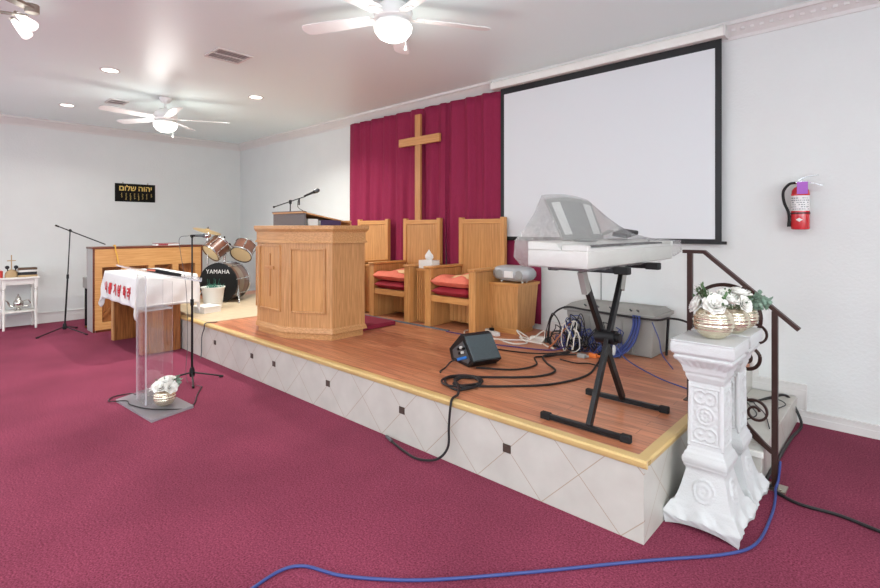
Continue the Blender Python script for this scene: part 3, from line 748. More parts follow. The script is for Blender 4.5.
# ------------------------------------------------------------------ microphone stands
def mic_stand(name, base, top, bA, bB, legs, label, mic_dir=None):
    t = thing(name, label, 'microphone stand', base)
    B0 = V(base); T = V(top)
    bm = BM(); rod(bm, B0+V((0, 0, .07)), B0.lerp(T, .55), .011); obj('lower_pole', bm, 'black_metal', t, W=True)
    bm = BM(); rod(bm, B0.lerp(T, .5), T, .0075); obj('upper_pole', bm, 'black_metal', t, W=True)
    bm = BM(); q = B0.lerp(T, .55); rod(bm, q-V((0, 0, .03)), q+V((0, 0, .03)), .016); obj('clutch', bm, 'black', t, W=True)
    bm = BM(); lathe(bm, [(.022, .05), (.026, .07), (.024, .12), (.014, .14)], B0, 14); obj('leg_hub', bm, 'black', t, W=True)
    for lx, ly in legs:
        bm = BM(); e = V((lx, ly, .012)); tube(bm, [B0+V((0, 0, .09)), B0.lerp(e, .5)+V((0, 0, .045)), e], .008, smooth=3); l_ = obj('leg', bm, 'black_metal', t, W=True)
        bm = BM(); d = (e-B0).normalized(); rod(bm, e-d*.04+V((0, 0, .004)), e+V((0, 0, 0)), .011); obj('rubber_foot', bm, 'rubber', l_, W=True)
    if bA is not None:
        bA = V(bA); bB = V(bB)
        bm = BM(); rod(bm, bA, bB, .008); obj('boom', bm, 'black_metal', t, W=True)
        bm = BM(); rod(bm, bA, bA.lerp(bB, .07), .012); obj('counterweight', bm, 'black', t, W=True)
        bm = BM(); ball(bm, T, .02); rod(bm, T+V((-.03, 0, 0)), T+V((.03, 0, 0)), .009); obj('boom_joint', bm, 'black', t, W=True)
    return t
t = mic_stand('microphone_stand', (-8.80, 1.60, 0), (-8.75, 1.655, 1.465), (-8.80, 1.49, 1.54), (-8.72, 2.08, 1.255), [(-8.60, 1.25), (-8.37, 1.78), (-9.08, 1.80)], 'tall black boom microphone stand in front of the piano keyboard side')
t = mic_stand('microphone_stand', (-5.10, 1.94, 0), (-5.10, 1.94, 1.405), None, None, [(-5.32, 1.74), (-4.86, 1.86), (-5.02, 2.21)], 'straight black microphone stand beside the clear acrylic lectern')
bh = BM(); bg = BM(); mic(bh, bg, (-5.115, 1.93, 1.425), (.045, .135, .0), .16); mc = thing('microphone', 'silver-headed microphone clipped on top of the straight stand', 'microphone', (-5.1, 1.94, 1.41))
obj('body', bh, 'steel_grey', mc, W=True); obj('grille', bg, 'silver', mc, W=True)
bm = BM(); rod(bm, (-5.10, 1.94, 1.405), (-5.10, 1.94, 1.428), .012); box(bm, -5.115, -5.08, 1.925, 1.96, 1.415, 1.432); obj('clip', bm, 'black', mc, W=True)
bm = BM(); tube(bm, [(-5.12, 1.92, 1.425), (-5.17, 1.85, 1.40), (-5.17, 1.86, 1.25), (-5.14, 1.90, .9), (-5.13, 1.91, .4), (-5.13, 1.90, .02), (-4.84, 1.93, .008)], .0025, 6)
tag(obj('microphone_cable', bm, 'steel_grey'), 'thin cable hanging from the silver-headed microphone to the carpet', 'cable')

# ------------------------------------------------------------------ acrylic lectern
AC = 'acrylic'
def acr_panel(name, vs8, parent):
    """slab from 4 corner points + thickness vector, thin faces get the bright edge"""
    P, n = vs8; n = V(n); bm = BM()
    a = [bm.verts.new(V(p)) for p in P]; b = [bm.verts.new(V(p)+n) for p in P]
    bm.faces.new(a); bm.faces.new(b[::-1])
    for i in range(4):
        f = bm.faces.new((a[i], b[i], b[(i+1) % 4], a[(i+1) % 4])); f.material_index = 1
    return obj(name, bm, None, parent, mats=['acrylic_base' if name == 'base' else 'acrylic', 'acrylic_edge'], sm=False, W=True)
al = thing('acrylic_lectern', 'clear acrylic lectern with slanted top and square base on the carpet', 'lectern', (-4.75, 1.45, 0))
bq = [V((-4.245, 1.315, 0)), V((-4.345, 1.665, 0)), V((-5.15, 1.62, 0)), V((-4.985, 1.265, 0))]
acr_panel('base', (bq, (0, 0, .02)), al)
cA, cB, cC, cD = V((-4.63, 1.395, .0205)), V((-4.66, 1.607, .0205)), V((-4.88, 1.607, .0205)), V((-4.86, 1.395, .0205))
zA, zB = 1.10, 1.035
def up(p, z): return V((p.x, p.y, z))
acr_panel('front_panel', ([cD, cA, up(cA, zA), up(cD, zA)], (0, -.01, 0)), al)
acr_panel('side_panel', ([cA, cB, up(cB, zB), up(cA, zA-.002)], (.01, 0, 0)), al)
acr_panel('side_panel', ([cD, cC, up(cC, zB), up(cD, zA-.002)], (-.01, 0, 0)), al)
acr_panel('shelf', ([V((cD.x+.002, cD.y+.001, .80)), V((cA.x-.002, cA.y+.001, .80)), V((cB.x-.002, cB.y, .80)), V((cC.x+.002, cC.y, .80))], (0, 0, .012)), al)
acr_panel('slanted_top', ([V((-5.12, 1.30, 1.165)), V((-4.50, 1.30, 1.145)), V((-4.44, 1.76, 1.035)), V((-5.09, 1.76, 1.045))], (0, .003, .012)), al)
acr_panel('book_stop', ([V((-5.09, 1.76, 1.047)), V((-4.44, 1.76, 1.037)), V((-4.44, 1.765, 1.07)), V((-5.09, 1.765, 1.08))], (0, .008, 0)), al)
t = thing('bible', 'dark blue open-covered book with red edge lying on the slanted acrylic top', 'book', (-4.74, 1.56, 1.100))
t.rotation_euler = (-.26, -.02, .1)
bm = BM(); box(bm, -.095, .085, -.10, .10, .004, .02); obj('pages', bm, 'pink_cushion', t)
bm = BM(); box(bm, -.10, .10, -.11, .11, .0, .004); box(bm, -.10, .10, -.11, .11, .02, .025); box(bm, .09, .10, -.11, .11, .004, .02); obj('cover', bm, 'book_black', t, bevel=.001)

# ------------------------------------------------------------------ communion table with cloth
TX0, TX1, TY0, TY1, TZ = -7.80, -6.44, 1.86, 2.50, .925
t = thing('communion_table', 'oak communion table with slab legs under a white cloth', 'table', (-7.13, 2.15, 0))
bm = BM(); box(bm, TX0, TX1, TY0, TY1, TZ-.04, TZ); obj('tabletop', bm, 'table_oak', t, W=True, bevel=.004)
for x in (-7.80, -6.66):
    bm = BM(); box(bm, x, x+.09, 1.94, 2.362, 0, TZ-.041); l_ = obj('leg', bm, 'table_oak', t, W=True, bevel=.003)
    bm = BM(); box(bm, x-.002, x+.092, 1.926, 1.9395, 0, TZ-.041); obj('edge_strip', bm, 'oak', l_, W=True)
bm = BM(); box(bm, -7.709, -6.661, 2.30, 2.33, .12, TZ-.041); obj('back_panel', bm, 'table_oak', t, W=True)
def cloth_pt(u, v, off=0):
    x0, x1, y0, y1 = TX0-.008, TX1+.008, TY0-.008, TY1+.008
    du = (x0-u) if u < x0 else ((u-x1) if u > x1 else 0); su = -1 if u < x0 else 1
    dv = (y0-v) if v < y0 else ((v-y1) if v > y1 else 0); sv = -1 if v < y0 else 1
    cx_ = min(max(u, x0), x1); cy_ = min(max(v, y0), y1); r = math.hypot(du, dv)
    top = TZ+.004
    if r < 1e-6: return V((cx_, cy_, top+off))
    nx, ny = su*du/r, sv*dv/r
    w = min(1, r/.1); corner = 2*min(du, dv)/max(du, dv) if max(du, dv) > 0 else 0
    out = .010*w + .05*r + off + .010*w*math.sin((u+v*1.3)*15+nx) * (r/.36) + corner*.06*r*math.sin(math.atan2(dv, du)*8)
    if sv > 0 and dv > 0: out = min(out, .03)
    bend = .012*(1-math.exp(-r/.01))
    return V((cx_+nx*out, cy_+ny*out, top-bend-r*(1-.02)+.0))
HG = .35
bm = BM(); NX, NY = 96, 62; g = []
def param(i, n, a, b):
    return a-HG + (b-a+2*HG)*i/n
for j in range(NY+1):
    g.append([bm.verts.new(cloth_pt(param(i, NX, TX0, TX1), param(j, NY, TY0, TY1))) for i in range(NX+1)])
for a, b in zip(g, g[1:]):
    for i in range(NX): bm.faces.new((a[i], a[i+1], b[i+1], b[i]))
cl_ = obj('tablecloth', bm, 'cloth', None, ang=180); s = cl_.modifiers.new('thick', 'SOLIDIFY'); s.thickness = .003; s.offset = 1
tag(cl_, 'white tablecloth with a row of red lettering draped over the communion table', 'tablecloth')
bm = BM()
def on_cloth(cx0):
    def f(co): 
        p = cloth_pt(cx0+co.x*.95, TY0-.008-(.20-co.y*1.1), .009+(.003 if co.z > 0 else 0)); return p
    return f
BOLD[0] = .005
for i, ch in enumerate('나를기념하라'):
    text_into(bm, ch, .14, None, .001, fn=on_cloth(-7.62+i*.192))
obj('red_lettering', bm, 'red_ink', cl_, sm=False)
bm = BM()
for k in range(90):   # lace hem along the right side
    v = TY0+(TY1-TY0)*k/89; p = cloth_pt(TX1+.008+HG-.03, v, .004); ball(bm, p, .006, n=6)
obj('lace_border', bm, 'cloth', cl_)

# ------------------------------------------------------------------ piano seen from behind
PX, PY0, PY1, PH = -8.48, 1.87, 3.40, 1.225
p = thing('upright_piano', 'upright piano seen from its open oak-framed back beside the left wall', 'piano', (-8.75, 2.63, 0))
bm = BM(); box(bm, PX-.34, PX+.012, PY0-.01, PY1+.01, PH-.03, PH); obj('lid', bm, 'piano_dark', p, W=True, bevel=.004)
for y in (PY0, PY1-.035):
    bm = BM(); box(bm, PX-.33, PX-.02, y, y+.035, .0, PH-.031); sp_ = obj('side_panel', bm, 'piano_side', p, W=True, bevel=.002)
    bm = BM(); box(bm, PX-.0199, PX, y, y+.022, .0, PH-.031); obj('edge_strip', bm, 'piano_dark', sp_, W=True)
bm = BM(); box(bm, PX-.32, PX-.10, PY0+.0355, PY1-.0355, .04, PH-.031); obj('soundboard', bm, 'plywood', p, W=True)
fr = BM()
ya, yb = PY0+.0225, PY1-.0355
box(fr, PX-.09, PX+.004, ya, yb, .93, PH-.031); box(fr, PX-.09, PX+.004, ya, yb, .03, .13)
n = 5; span = (yb-ya)
for i in range(n):
    y = ya+.0+(span-.09)*i/(n-1); box(fr, PX-.09, PX+.003, y, y+.09, .13, .93)
obj('back_frame', fr, 'piano_oak', p, W=True, bevel=.003)
for i in range(4):
    y = ya+.09+(span-.09)*i/4; y2 = y+(span-.09)/4-.09
    bm = BM()
    a, b = ((y+.0, .70), (y2, .93)) if i % 2 == 0 else ((y, .93), (y2, .70))
    for zoff in (0, -.5):
        A = V((PX-.075, a[0], a[1]+zoff)); B = V((PX-.075, b[0], b[1]+zoff)); d = (B-A).normalized(); nn = V((0, -d.z, d.y))*.02
        vs = [A+nn, B+nn, B-nn, A-nn]; aa = [bm.verts.new(q+V((.02, 0, 0))) for q in vs]; bb = [bm.verts.new(q-V((.02, 0, 0))) for q in vs]
        bm.faces.new(aa); bm.faces.new(bb[::-1])
        for k in range(4): bm.faces.new((aa[k], bb[k], bb[(k+1) % 4], aa[(k+1) % 4]))
    obj('brace', bm, 'plywood', p, W=True)
bm = BM(); box(bm, PX-.32, PX+.006, PY0+.0361, PY1-.0361, 0, .029); obj('toe_board', bm, 'piano_dark', p, W=True)
bm = BM(); box(bm, PX-.60, PX-.341, PY0+.001, PY0+.06, .60, .76); box(bm, PX-.60, PX-.341, PY1-.06, PY1-.001, .60, .76); obj('key_cheek', bm, 'tote_grey', p, W=True, bevel=.01)
bm = BM(); box(bm, PX-.58, PX-.335, PY0+.06, PY1-.06, .60, .66); obj('keybed', bm, 'piano_dark', p, W=True)
bm = BM(); box(bm, PX-.57, PX-.42, PY0+.07, PY1-.07, .6605, .685); obj('keys', bm, 'white_plastic', p, W=True)
bm = BM(); box(bm, PX-.345, PX-.331, PY0, PY1, .80, PH-.04); obj('upper_front_board', bm, 'piano_dark', p, W=True)
for y in (PY0+.02, PY1-.05):
    bm = BM(); box(bm, PX-.57, PX-.54, y, y+.03, 0.03, .60); obj('front_leg', bm, 'black', p, W=True, bevel=.003)
    bm = BM(); rod(bm, (PX-.555, y, .015), (PX-.555, y+.03, .015), .015); obj('caster', bm, 'brass', p, W=True)
bm = BM(); tube(bm, [(PX-.03, 2.13, PH+.012), (PX+.03, 2.135, PH+.02), (PX+.04, 2.14, PH-.05), (PX+.03, 2.16, 1.1), (PX+.035, 2.18, .98)], .009); tag(obj('yellow_cord', bm, 'yellow_cord'), 'short yellow cord hanging over the top edge of the piano back', 'cord')
t = thing('songbook', 'thin book with red and white cover lying on top of the piano', 'book', (-8.62, 2.88, PH+.0))
bm = BM(); box(bm, -.09, .09, -.17, .17, 0, .028); obj('pages', bm, 'paper', t)
bm = BM(); box(bm, -.092, .092, -.172, .172, .0285, .034); box(bm, .0905, .094, -.14, .0, .004, .024); obj('cover', bm, 'red_cushion', t)

# ------------------------------------------------------------------ drum kit
BD = V((-7.40, 3.18, .69)); fn_ = V((.593, -.804, 0)).normalized(); R_ = .285
t = thing('bass_drum', 'bass drum with black front head and two brown toms mounted above it', 'drum', (BD.x, BD.y, ST+.006))
Mf = aim(fn_)
bm = BM(); lathe(bm, [(R_-.012, -.38), (R_-.012, -.02)], BD, 40, Mf); obj('shell', bm, 'drum_wood', t, W=True)
bm = BM(); lathe(bm, [(R_-.011, -.25), (R_-.006, -.25), (R_-.006, -.12), (R_-.011, -.12)], BD, 40, Mf); obj('shell_band', bm, 'drum_grey', t, W=True)
for z in (-.015, -.40):
    bm = BM(); lathe(bm, [(R_-.02, z-.018), (R_+.008, z-.018), (R_+.012, z), (R_+.008, z+.018), (R_-.02, z+.018)], BD, 40, Mf); obj('hoop', bm, 'black' if z > -.1 else 'chrome', t, W=True)
bm = BM(); lathe(bm, [(R_-.013, 0), (R_-.012, .002), (.005, .004)], BD, 40, Mf); hd = obj('front_head', bm, 'black', t, W=True)
rt = V((0, 0, 1)).cross(fn_).normalized(); upv = V((0, 0, 1))
ML = Matrix(((rt.x, upv.x, fn_.x, BD.x+fn_.x*.006), (rt.y, upv.y, fn_.y, BD.y+fn_.y*.006), (rt.z, upv.z, fn_.z, BD.z+.165), (0, 0, 0, 1)))
bm = BM(); BOLD[0] = 0; text_into(bm, 'YAMAHA', .085, ML, .001, 1.08); obj('lettering', bm, 'label_white', hd, W=True, sm=False)
for k in range(8):
    a = 2*PI*k/8+.2; q = BD + (rt*math.cos(a)+upv*math.sin(a))*(R_+.012)
    bm = BM(); rod(bm, q-fn_*.03+fn_*.03, q-fn_*.40, .005); rod(bm, q-fn_*.11, q-fn_*.15, .012); rod(bm, q-fn_*.25, q-fn_*.29, .012); obj('tension_rod', bm, 'chrome', t, W=True)
for s in (-1, 1):
    a = BD + rt*s*(R_-.02) - fn_*.1 - upv*.1; e = BD + rt*s*(R_+.07) + fn_*.05; e.z = ST+.012
    bm = BM(); rod(bm, a, e, .009); rod(bm, a+upv*.06, e+upv*.1-rt*s*.03, .006); ball(bm, e, .011); obj('spur', bm, 'chrome', t, W=True)
post = BD - fn_*.18 + upv*R_
bm = BM(); rod(bm, post-upv*.02, post+upv*.36, .016); rod(bm, post+upv*.26-rt*.09, post+upv*.26+rt*.09, .014)
ball(bm, post+upv*.27, .035); obj('tom_mount', bm, 'chrome', t, W=True)
def drum_small(c, axis, r, h, name='tom'):
    """axis points from the bottom head up to the batter head"""
    M = aim(axis)
    bm = BM(); lathe(bm, [(r-.006, -h/2), (r-.006, h/2)], c, 32, M); d = obj(name, bm, 'drum_wood', t, W=True)
    for z in (-h/2, h/2):
        bm = BM(); lathe(bm, [(r-.008, z-.012), (r+.008, z-.012), (r+.01, z), (r+.008, z+.012), (r-.008, z+.012)], c, 32, M, caps=False); obj('tom_rim', bm, 'chrome', d, W=True)
        bm = BM(); lathe(bm, [(r-.007, z-.003), (r-.007, z+.003)], c, 32, M); obj('tom_head', bm, 'drum_skin', d, W=True)
    bm = BM()
    for k in range(6):
        a = 2*PI*k/6; u = M.to_3x3() @ V((math.cos(a)*(r+.008), math.sin(a)*(r+.008), 0)); w = V(axis).normalized()
        rod(bm, c+u-w*h/2, c+u+w*h/2, .004, n=6); rod(bm, c+u-w*.03, c+u+w*.03, .011, n=8)
    obj('tom_lug', bm, 'chrome', d, W=True)
vdir = V((.916, -.40, 0))      # roughly towards the seats
c1 = V((-7.50, 3.20, 1.20)); drum_small(c1, (-.10, .78, .62), .150, .22)
c2 = V((-7.42, 3.58, 1.165)); drum_small(c2, (-.40, .58, .65), .160, .20)
bm = BM(); rod(bm, post+upv*.26-rt*.09, c1, .011); rod(bm, post+upv*.26+rt*.09, c2, .011); obj('tom_arm', bm, 'chrome', t, W=True)
bm = BM(); ball(bm, post+upv*.27-rt*.07, .03); ball(bm, post+upv*.27+rt*.07, .03); rod(bm, post+upv*.12, post+upv*.20, .026); rod(bm, post+upv*.30, post+upv*.40, .010); obj('tom_clamp', bm, 'black', t, W=True)
# cymbal
t = thing('cymbal_stand', 'tilted golden cymbal on a chrome stand left of the drums', 'cymbal', (-7.62, 3.12, ST+.006))
ct = V((-7.62, 3.12, 1.47)); ax = V((-.30, -.17, .93)).normalized() if False else V((.22, .17, .96)).normalized()
bm = BM(); rod(bm, (-7.62, 3.12, ST+.12), ct+V((0, 0, -.01)), .010); obj('pole', bm, 'chrome', t, W=True)
for k in range(3):
    a = k*2.1+.8; bm = BM(); rod(bm, (-7.62, 3.12, ST+.30), (-7.62+.2*math.cos(a), 3.12+.2*math.sin(a), ST+.017), .008); obj('leg', bm, 'chrome', t, W=True)
bm = BM(); lathe(bm, [(.005, .022), (.025, .02), (.04, .004), (.10, -.004), (.20, -.02), (.20, -.022), (.10, -.006), (.04, .002), (.02, .017), (.005, .019)], ct, 40, aim(ax), caps=False); obj('cymbal', bm, 'cymbal', t, W=True)
bm = BM(); rod(bm, ct, ct+ax*.05, .006); rod(bm, ct+ax*.025, ct+ax*.035, .016); obj('wing_nut', bm, 'steel_grey', t, W=True)
# floor tom with snare stand
t = thing('floor_tom', 'dark floor tom on chrome legs, mostly hidden behind the pulpit', 'drum', (-6.98, 3.88, ST+.006))
bm = BM(); lathe(bm, [(.19, .36), (.19, .55)], n=32); obj('shell', bm, 'black', t)
for z in (.36, .55):
    bm = BM(); lathe(bm, [(.185, z-.01), (.2, z-.01), (.2, z+.01), (.185, z+.01)], n=32); obj('rim', bm, 'chrome', t)
for k in range(3):
    a = 2*PI*k/3+.3; bm = BM(); rod(bm, (.205*math.cos(a), .205*math.sin(a), .5), (.22*math.cos(a), .22*math.sin(a), .01), .008); obj('leg', bm, 'chrome', t)
# bucket
t = thing('waste_bin', 'white plastic bin with green tinsel in front of the bass drum', 'bin', (-6.90, 2.90, ST+.006))
bm = BM(); lathe(bm, [(.105, 0), (.11, .004), (.145, .28), (.155, .285), (.155, .295), (.142, .295), (.137, .28), (.10, .012), (.003, .011)], n=32, caps=False); obj('bin_body', bm, 'white_plastic', t)
bm = BM(); rs = random.Random(2)
for k in range(60):
    a = rs.uniform(0, 2*PI); r = rs.uniform(0, .12); q = V((r*math.cos(a), r*math.sin(a), .27)); rod(bm, q, q+V((rs.uniform(-.05, .05), rs.uniform(-.05, .05), rs.uniform(.02, .07))), .005, .001, n=4)
for k in range(5):
    a = k*1.3; rod(bm, (.05*math.cos(a), .05*math.sin(a), .25), (.08*math.cos(a), .08*math.sin(a), .40), .002, n=5)
obj('tinsel', bm, 'teal', t)
t = thing('white_box', 'flat white cardboard box beside the bin on the vinyl sheet', 'box', (-6.66, 2.72, ST+.006), .2)
bm = BM(); box(bm, -.14, .12, -.12, .12, 0, .07); obj('carton', bm, 'paper', t, bevel=.003)
bm = BM(); box(bm, -.145, .125, -.125, .125, .0705, .085); obj('lid', bm, 'paper', t, bevel=.003)

# ------------------------------------------------------------------ keyboard on X-stand
KZ = 1.30
t = thing('keyboard_stand', 'black folding X-frame keyboard stand on the wooden deck', 'stand', (-1.27, 2.80, ST))
for i, y in enumerate((2.53, 3.09)):
    bm = BM(); box(bm, -1.52, -1.04, y-.014, y+.014, ST+.006, ST+.034); f_ = obj('floor_bar', bm, 'black_metal', t, W=True, bevel=.004)
    for x in (-1.51, -1.04):
        s = 1 if x > -1.2 else -1
        bm = BM(); box(bm, min(x-.03*s, x+.03*s), max(x-.03*s, x+.025*s), y-.018, y+.018, ST, ST+.040); obj('rubber_foot', bm, 'rubber', f_, W=True, bevel=.006)
def bar(bm, a, b, hx, hy):
    a = V(a); b = V(b); d = (b-a).normalized(); s = V((1, 0, 0)); u = d.cross(s).normalized()
    loft(bm, [[p+s*hx*i+u*hy*j for i, j in ((1,1),(1,-1),(-1,-1),(-1,1))] for p in (a, b)])
bm = BM(); bar(bm, (-1.245, 2.53, ST+.03), (-1.245, 2.985, 1.265), .013, .021); obj('leg', bm, 'black_metal', t, W=True, bevel=.003)
bm = BM(); bar(bm, (-1.295, 3.09, ST+.03), (-1.295, 2.545, 1.265), .013, .021); obj('leg', bm, 'black_metal', t, W=True, bevel=.003)
bm = BM(); bar(bm, (-1.245, 2.935, 1.13), (-1.245, 2.985, 1.2645), .0165, .0245); obj('leg_sleeve', bm, 'tote_grey', t, W=True)
bm = BM(); bar(bm, (-1.295, 2.60, 1.14), (-1.295, 2.545, 1.2645), .0165, .0245); obj('leg_sleeve', bm, 'tote_grey', t, W=True)
bm = BM(); rod(bm, (-1.32, 2.785, .87), (-1.205, 2.785, .87), .040, n=24); rod(bm, (-1.205, 2.785, .87), (-1.18, 2.785, .87), .028); obj('pivot_lock', bm, 'black', t, W=True)
for y in (2.55, 2.985):
    bm = BM(); box(bm, -1.47, -1.06, y-.018, y+.018, 1.262, 1.296); a_ = obj('support_arm', bm, 'black_metal', t, W=True, bevel=.004)
    for xa, xb in ((-1.11, -1.03), (-1.50, -1.44)):
        bm = BM(); box(bm, xa, xb, y-.022, y+.022, 1.258, 1.2985); obj('rubber_sleeve', bm, 'rubber', a_, W=True, bevel=.006)
k = thing('electric_keyboard', 'white electric keyboard with grey music rest under clear plastic on the stand', 'keyboard', (-1.28, 2.88, KZ))
KX0, KX1, KY0, KY1 = -1.46, -1.12, 2.26, 3.48
bm = BM(); box(bm, KX0, KX1, KY0, KY1, 1.3, 1.385); prism(bm, [(KX0, 1.3855), (KX0+.20, 1.3855), (KX0+.17, 1.425), (KX0, 1.43)], KY0, KY1, 'y'); obj('body', bm, 'keyboard_white', k, W=True, bevel=.006)
bm = BM(); box(bm, KX0+.004, KX1-.004, KY0+.004, KY1-.004, 1.2985, 1.2999); obj('underside', bm, 'rest_grey', k, W=True)
for y in (KY0, KY1-.035):
    bm = BM(); box(bm, KX0+.2, KX1+.002, y, y+.035, 1.3855, 1.415); obj('end_block', bm, 'keyboard_white', k, W=True, bevel=.006)
bm = BM()
nk = 52; w_ = (KY1-KY0-.08)/nk
for i in range(nk): box(bm, KX1-.13, KX1-.004, KY0+.04+i*w_+.001, KY0+.04+(i+1)*w_-.001, 1.3855, 1.398)
o = obj('white_keys', bm, 'white_plastic', k, W=True)
bm = BM()
for i in range(nk-1):
    if i % 7 in (0, 1, 3, 4, 5): box(bm, KX1-.13, KX1-.05, KY0+.04+(i+1)*w_-.006, KY0+.04+(i+1)*w_+.006, 1.3985, 1.408)
obj('black_keys', bm, 'black', k, W=True)
# music rest, leaning away
rb0, rb1 = V((-1.38, 2.48, 1.43)), V((-1.38, 2.98, 1.43)); rt0, rt1 = V((-1.465, 2.43, 1.655)), V((-1.465, 2.98, 1.655))
def rest_pt(u, v, off=0):
    p = rb0.lerp(rb1, u).lerp(rt0.lerp(rt1, u), v) + V((0, 0, .02*math.sin(PI*u)*v)); return p+V((.9, 0, .37)).normalized()*off
bm = BM(); NU = 14
for (o0, o1, u0, u1, v0, v1) in ((0, .014, 0, 1, 0, 1),):
    F = [[bm.verts.new(rest_pt(u0+(u1-u0)*i/NU, v, o1)) for i in range(NU+1)] for v in (v0, v1)]; B = [[bm.verts.new(rest_pt(u0+(u1-u0)*i/NU, v, o0)) for i in range(NU+1)] for v in (v0, v1)]
    for i in range(NU):
        bm.faces.new((F[0][i], F[0][i+1], F[1][i+1], F[1][i])); bm.faces.new((B[0][i], B[1][i], B[1][i+1], B[0][i+1]))
        bm.faces.new((F[1][i], F[1][i+1], B[1][i+1], B[1][i])); bm.faces.new((F[0][i], B[0][i], B[0][i+1], F[0][i+1]))
    for i in (0, NU): bm.faces.new((F[0][i], F[1][i], B[1][i], B[0][i]))
mr = obj('music_rest', bm, 'rest_grey', k, W=True)
for (u0, u1) in ((.07, .24), (.76, .94)):
    bm = BM(); vs = [bm.verts.new(rest_pt(u, v, .0155)) for u, v in ((u0, .12), (u1, .12), (u1, .90), (u0, .90))]; vb = [bm.verts.new(rest_pt(u, v, .0142)) for u, v in ((u0, .12), (u1, .12), (u1, .90), (u0, .90))]
    bm.faces.new(vs); bm.faces.new(vb[::-1])
    for i in range(4): bm.faces.new((vs[i], vb[i], vb[(i+1) % 4], vs[(i+1) % 4]))
    obj('rest_window', bm, 'white_plastic', mr, W=True)
bm = BM(); lathe(bm, [(.10, 0), (.11, .006), (.09, .012), (.003, .013)], (-1.31, 2.62, 1.4245), 24, Matrix.Diagonal((.45, 1, 1, 1))); obj('speaker_grille', bm, 'rest_grey', k, W=True)
bm = BM(); lathe(bm, [(.10, 0), (.11, .006), (.09, .012), (.003, .013)], (-1.31, 3.05, 1.4245), 24, Matrix.Diagonal((.45, 1, 1, 1))); obj('speaker_grille', bm, 'rest_grey', k, W=True)
bm = BM(); Mx = Matrix.Translation((-1.33, 3.22, 1.465)) @ Matrix.Rotation(.12, 4, 'X') @ Matrix.Rotation(.15, 4, 'Y'); box(bm, -.05, .05, -.095, .095, -.014, .014, Mx)
tag(obj('expression_pedal', bm, 'black', None, bevel=.008), 'small black remote-like device on the keyboard under the plastic', 'device')
bm = BM(); Mx = Matrix.Translation((-1.36, 3.0, 1.47)) @ Matrix.Rotation(-.5, 4, 'Y'); box(bm, -.035, .035, -.05, .05, -.0008, .0008, Mx)
tag(obj('paper_slip', bm, 'paper'), 'small folded white paper slip beside the music rest', 'paper')
# clear plastic dust sheet, a tent over the music rest
def cover():
    bm = BM()
    x0, x1, y0, y1 = -1.56, -1.085, 2.19, 3.60
    base = []
    N = 26
    corners = [(x0+.03, y0+.04), (x1, y0+.02), (x1+.0, y1-.05), (x0+.02, y1-.05)]
    for i in range(4):
        a = V(corners[i]); b = V(corners[(i+1) % 4])
        m = N if i % 2 else 12
        for j in range(m): base.append(a.lerp(b, j/m))
    n = len(base); c = V(((x0+x1)/2, (y0+y1)/2))
    rs = random.Random(5); rn = [rs.uniform(-1, 1) for _ in range(n)]
    apexA, apexB = V((-1.478, 2.43)), V((-1.478, 2.98))
    def ridge(p):
        t = max(0, min(1, (p.y-apexA.y)/(apexB.y-apexA.y))); return apexA.lerp(apexB, t)
    rings = []
    def shoulder_z(p): return 1.42 if p.x > -1.3 else 1.435
    r0 = []; r1 = []; r2 = []
    for i, p in enumerate(base):
        q = c+(p-c)*1.0
        zlow = 1.290+.005*rn[i] + .025*max(0, (p.y-3.3)/.3)
        inn = c+(p-c)*.985
        r0.append(V((c.x+(p.x-c.x)*.86+.003*rn[i], c.y+(p.y-c.y)*.94, zlow)))
        r1.append(V((q.x+.004*rn[(i*3) % n], q.y+.004*rn[(i*5) % n], 1.345)))
        r2.append(V((inn.x, inn.y, shoulder_z(p))))
    rings = [r0, r1, r2]
    K = 9
    for k_ in range(1, K+1):
        t = k_/K; rr = []
        for i, p in enumerate(base):
            s = r2[i]; a = ridge(V((p.x, p.y))); e = V((a.x, a.y, 1.68+.02*math.sin(PI*max(0, min(1, (a.y-2.4)/.58)))))
            q = s.lerp(e, t); far = (V((s.x, s.y))-V((a.x, a.y))).length
            q.z -= .085*math.sin(PI*min(1, t))*min(1, far/.55) + .0*t
            q.z += .008*rn[(i+k_) % n]*math.sin(PI*t)
            # keep the sheet above the keyboard deck
            q.z = max(q.z, 1.419 if q.x > KX1-.15 else 1.435)
            rr.append(q)
        rings.append(rr)
    loft(bm, rings, caps=False)
    bmesh.ops.remove_doubles(bm, verts=bm.verts, dist=.002)
    o = obj('dust_cover', bm, 'poly_sheet', None, ang=60)
    tag(o, 'crinkled clear plastic dust sheet draped over the electric keyboard', 'plastic sheet')
cover()

# ------------------------------------------------------------------ grey tote with cables
t = thing('storage_tote', 'long grey plastic storage tote with ribbed lid against the back wall', 'storage box', (-1.92, 4.48, ST))
TXa, TXb, TYa, TYb = -2.33, -1.52, 4.27, 4.68
bm = BM(); loft(bm, [[V((TXa+.03, TYa+.03, ST)), V((TXb-.03, TYa+.03, ST)), V((TXb-.03, TYb, ST)), V((TXa+.03, TYb, ST))], [V((TXa, TYa, ST+.33)), V((TXb, TYa, ST+.33)), V((TXb, TYb, ST+.33)), V((TXa, TYb, ST+.33))]])
obj('bin', bm, 'tote_grey', t, W=True, bevel=.012)
bm = BM(); box(bm, TXa-.02, TXb+.02, TYa-.02, TYb+.02, ST+.331, ST+.365); loft(bm, [[V((TXa-.01, TYa-.01, ST+.3655)), V((TXb+.01, TYa-.01, ST+.3655)), V((TXb+.01, TYb+.01, ST+.3655)), V((TXa-.01, TYb+.01, ST+.3655))], [V((TXa+.03, TYa+.04, ST+.40)), V((TXb-.03, TYa+.04, ST+.40)), V((TXb-.03, TYb-.04, ST+.40)), V((TXa+.03, TYb-.04, ST+.40))]])
obj('lid', bm, 'tote_grey', t, W=True, bevel=.006)
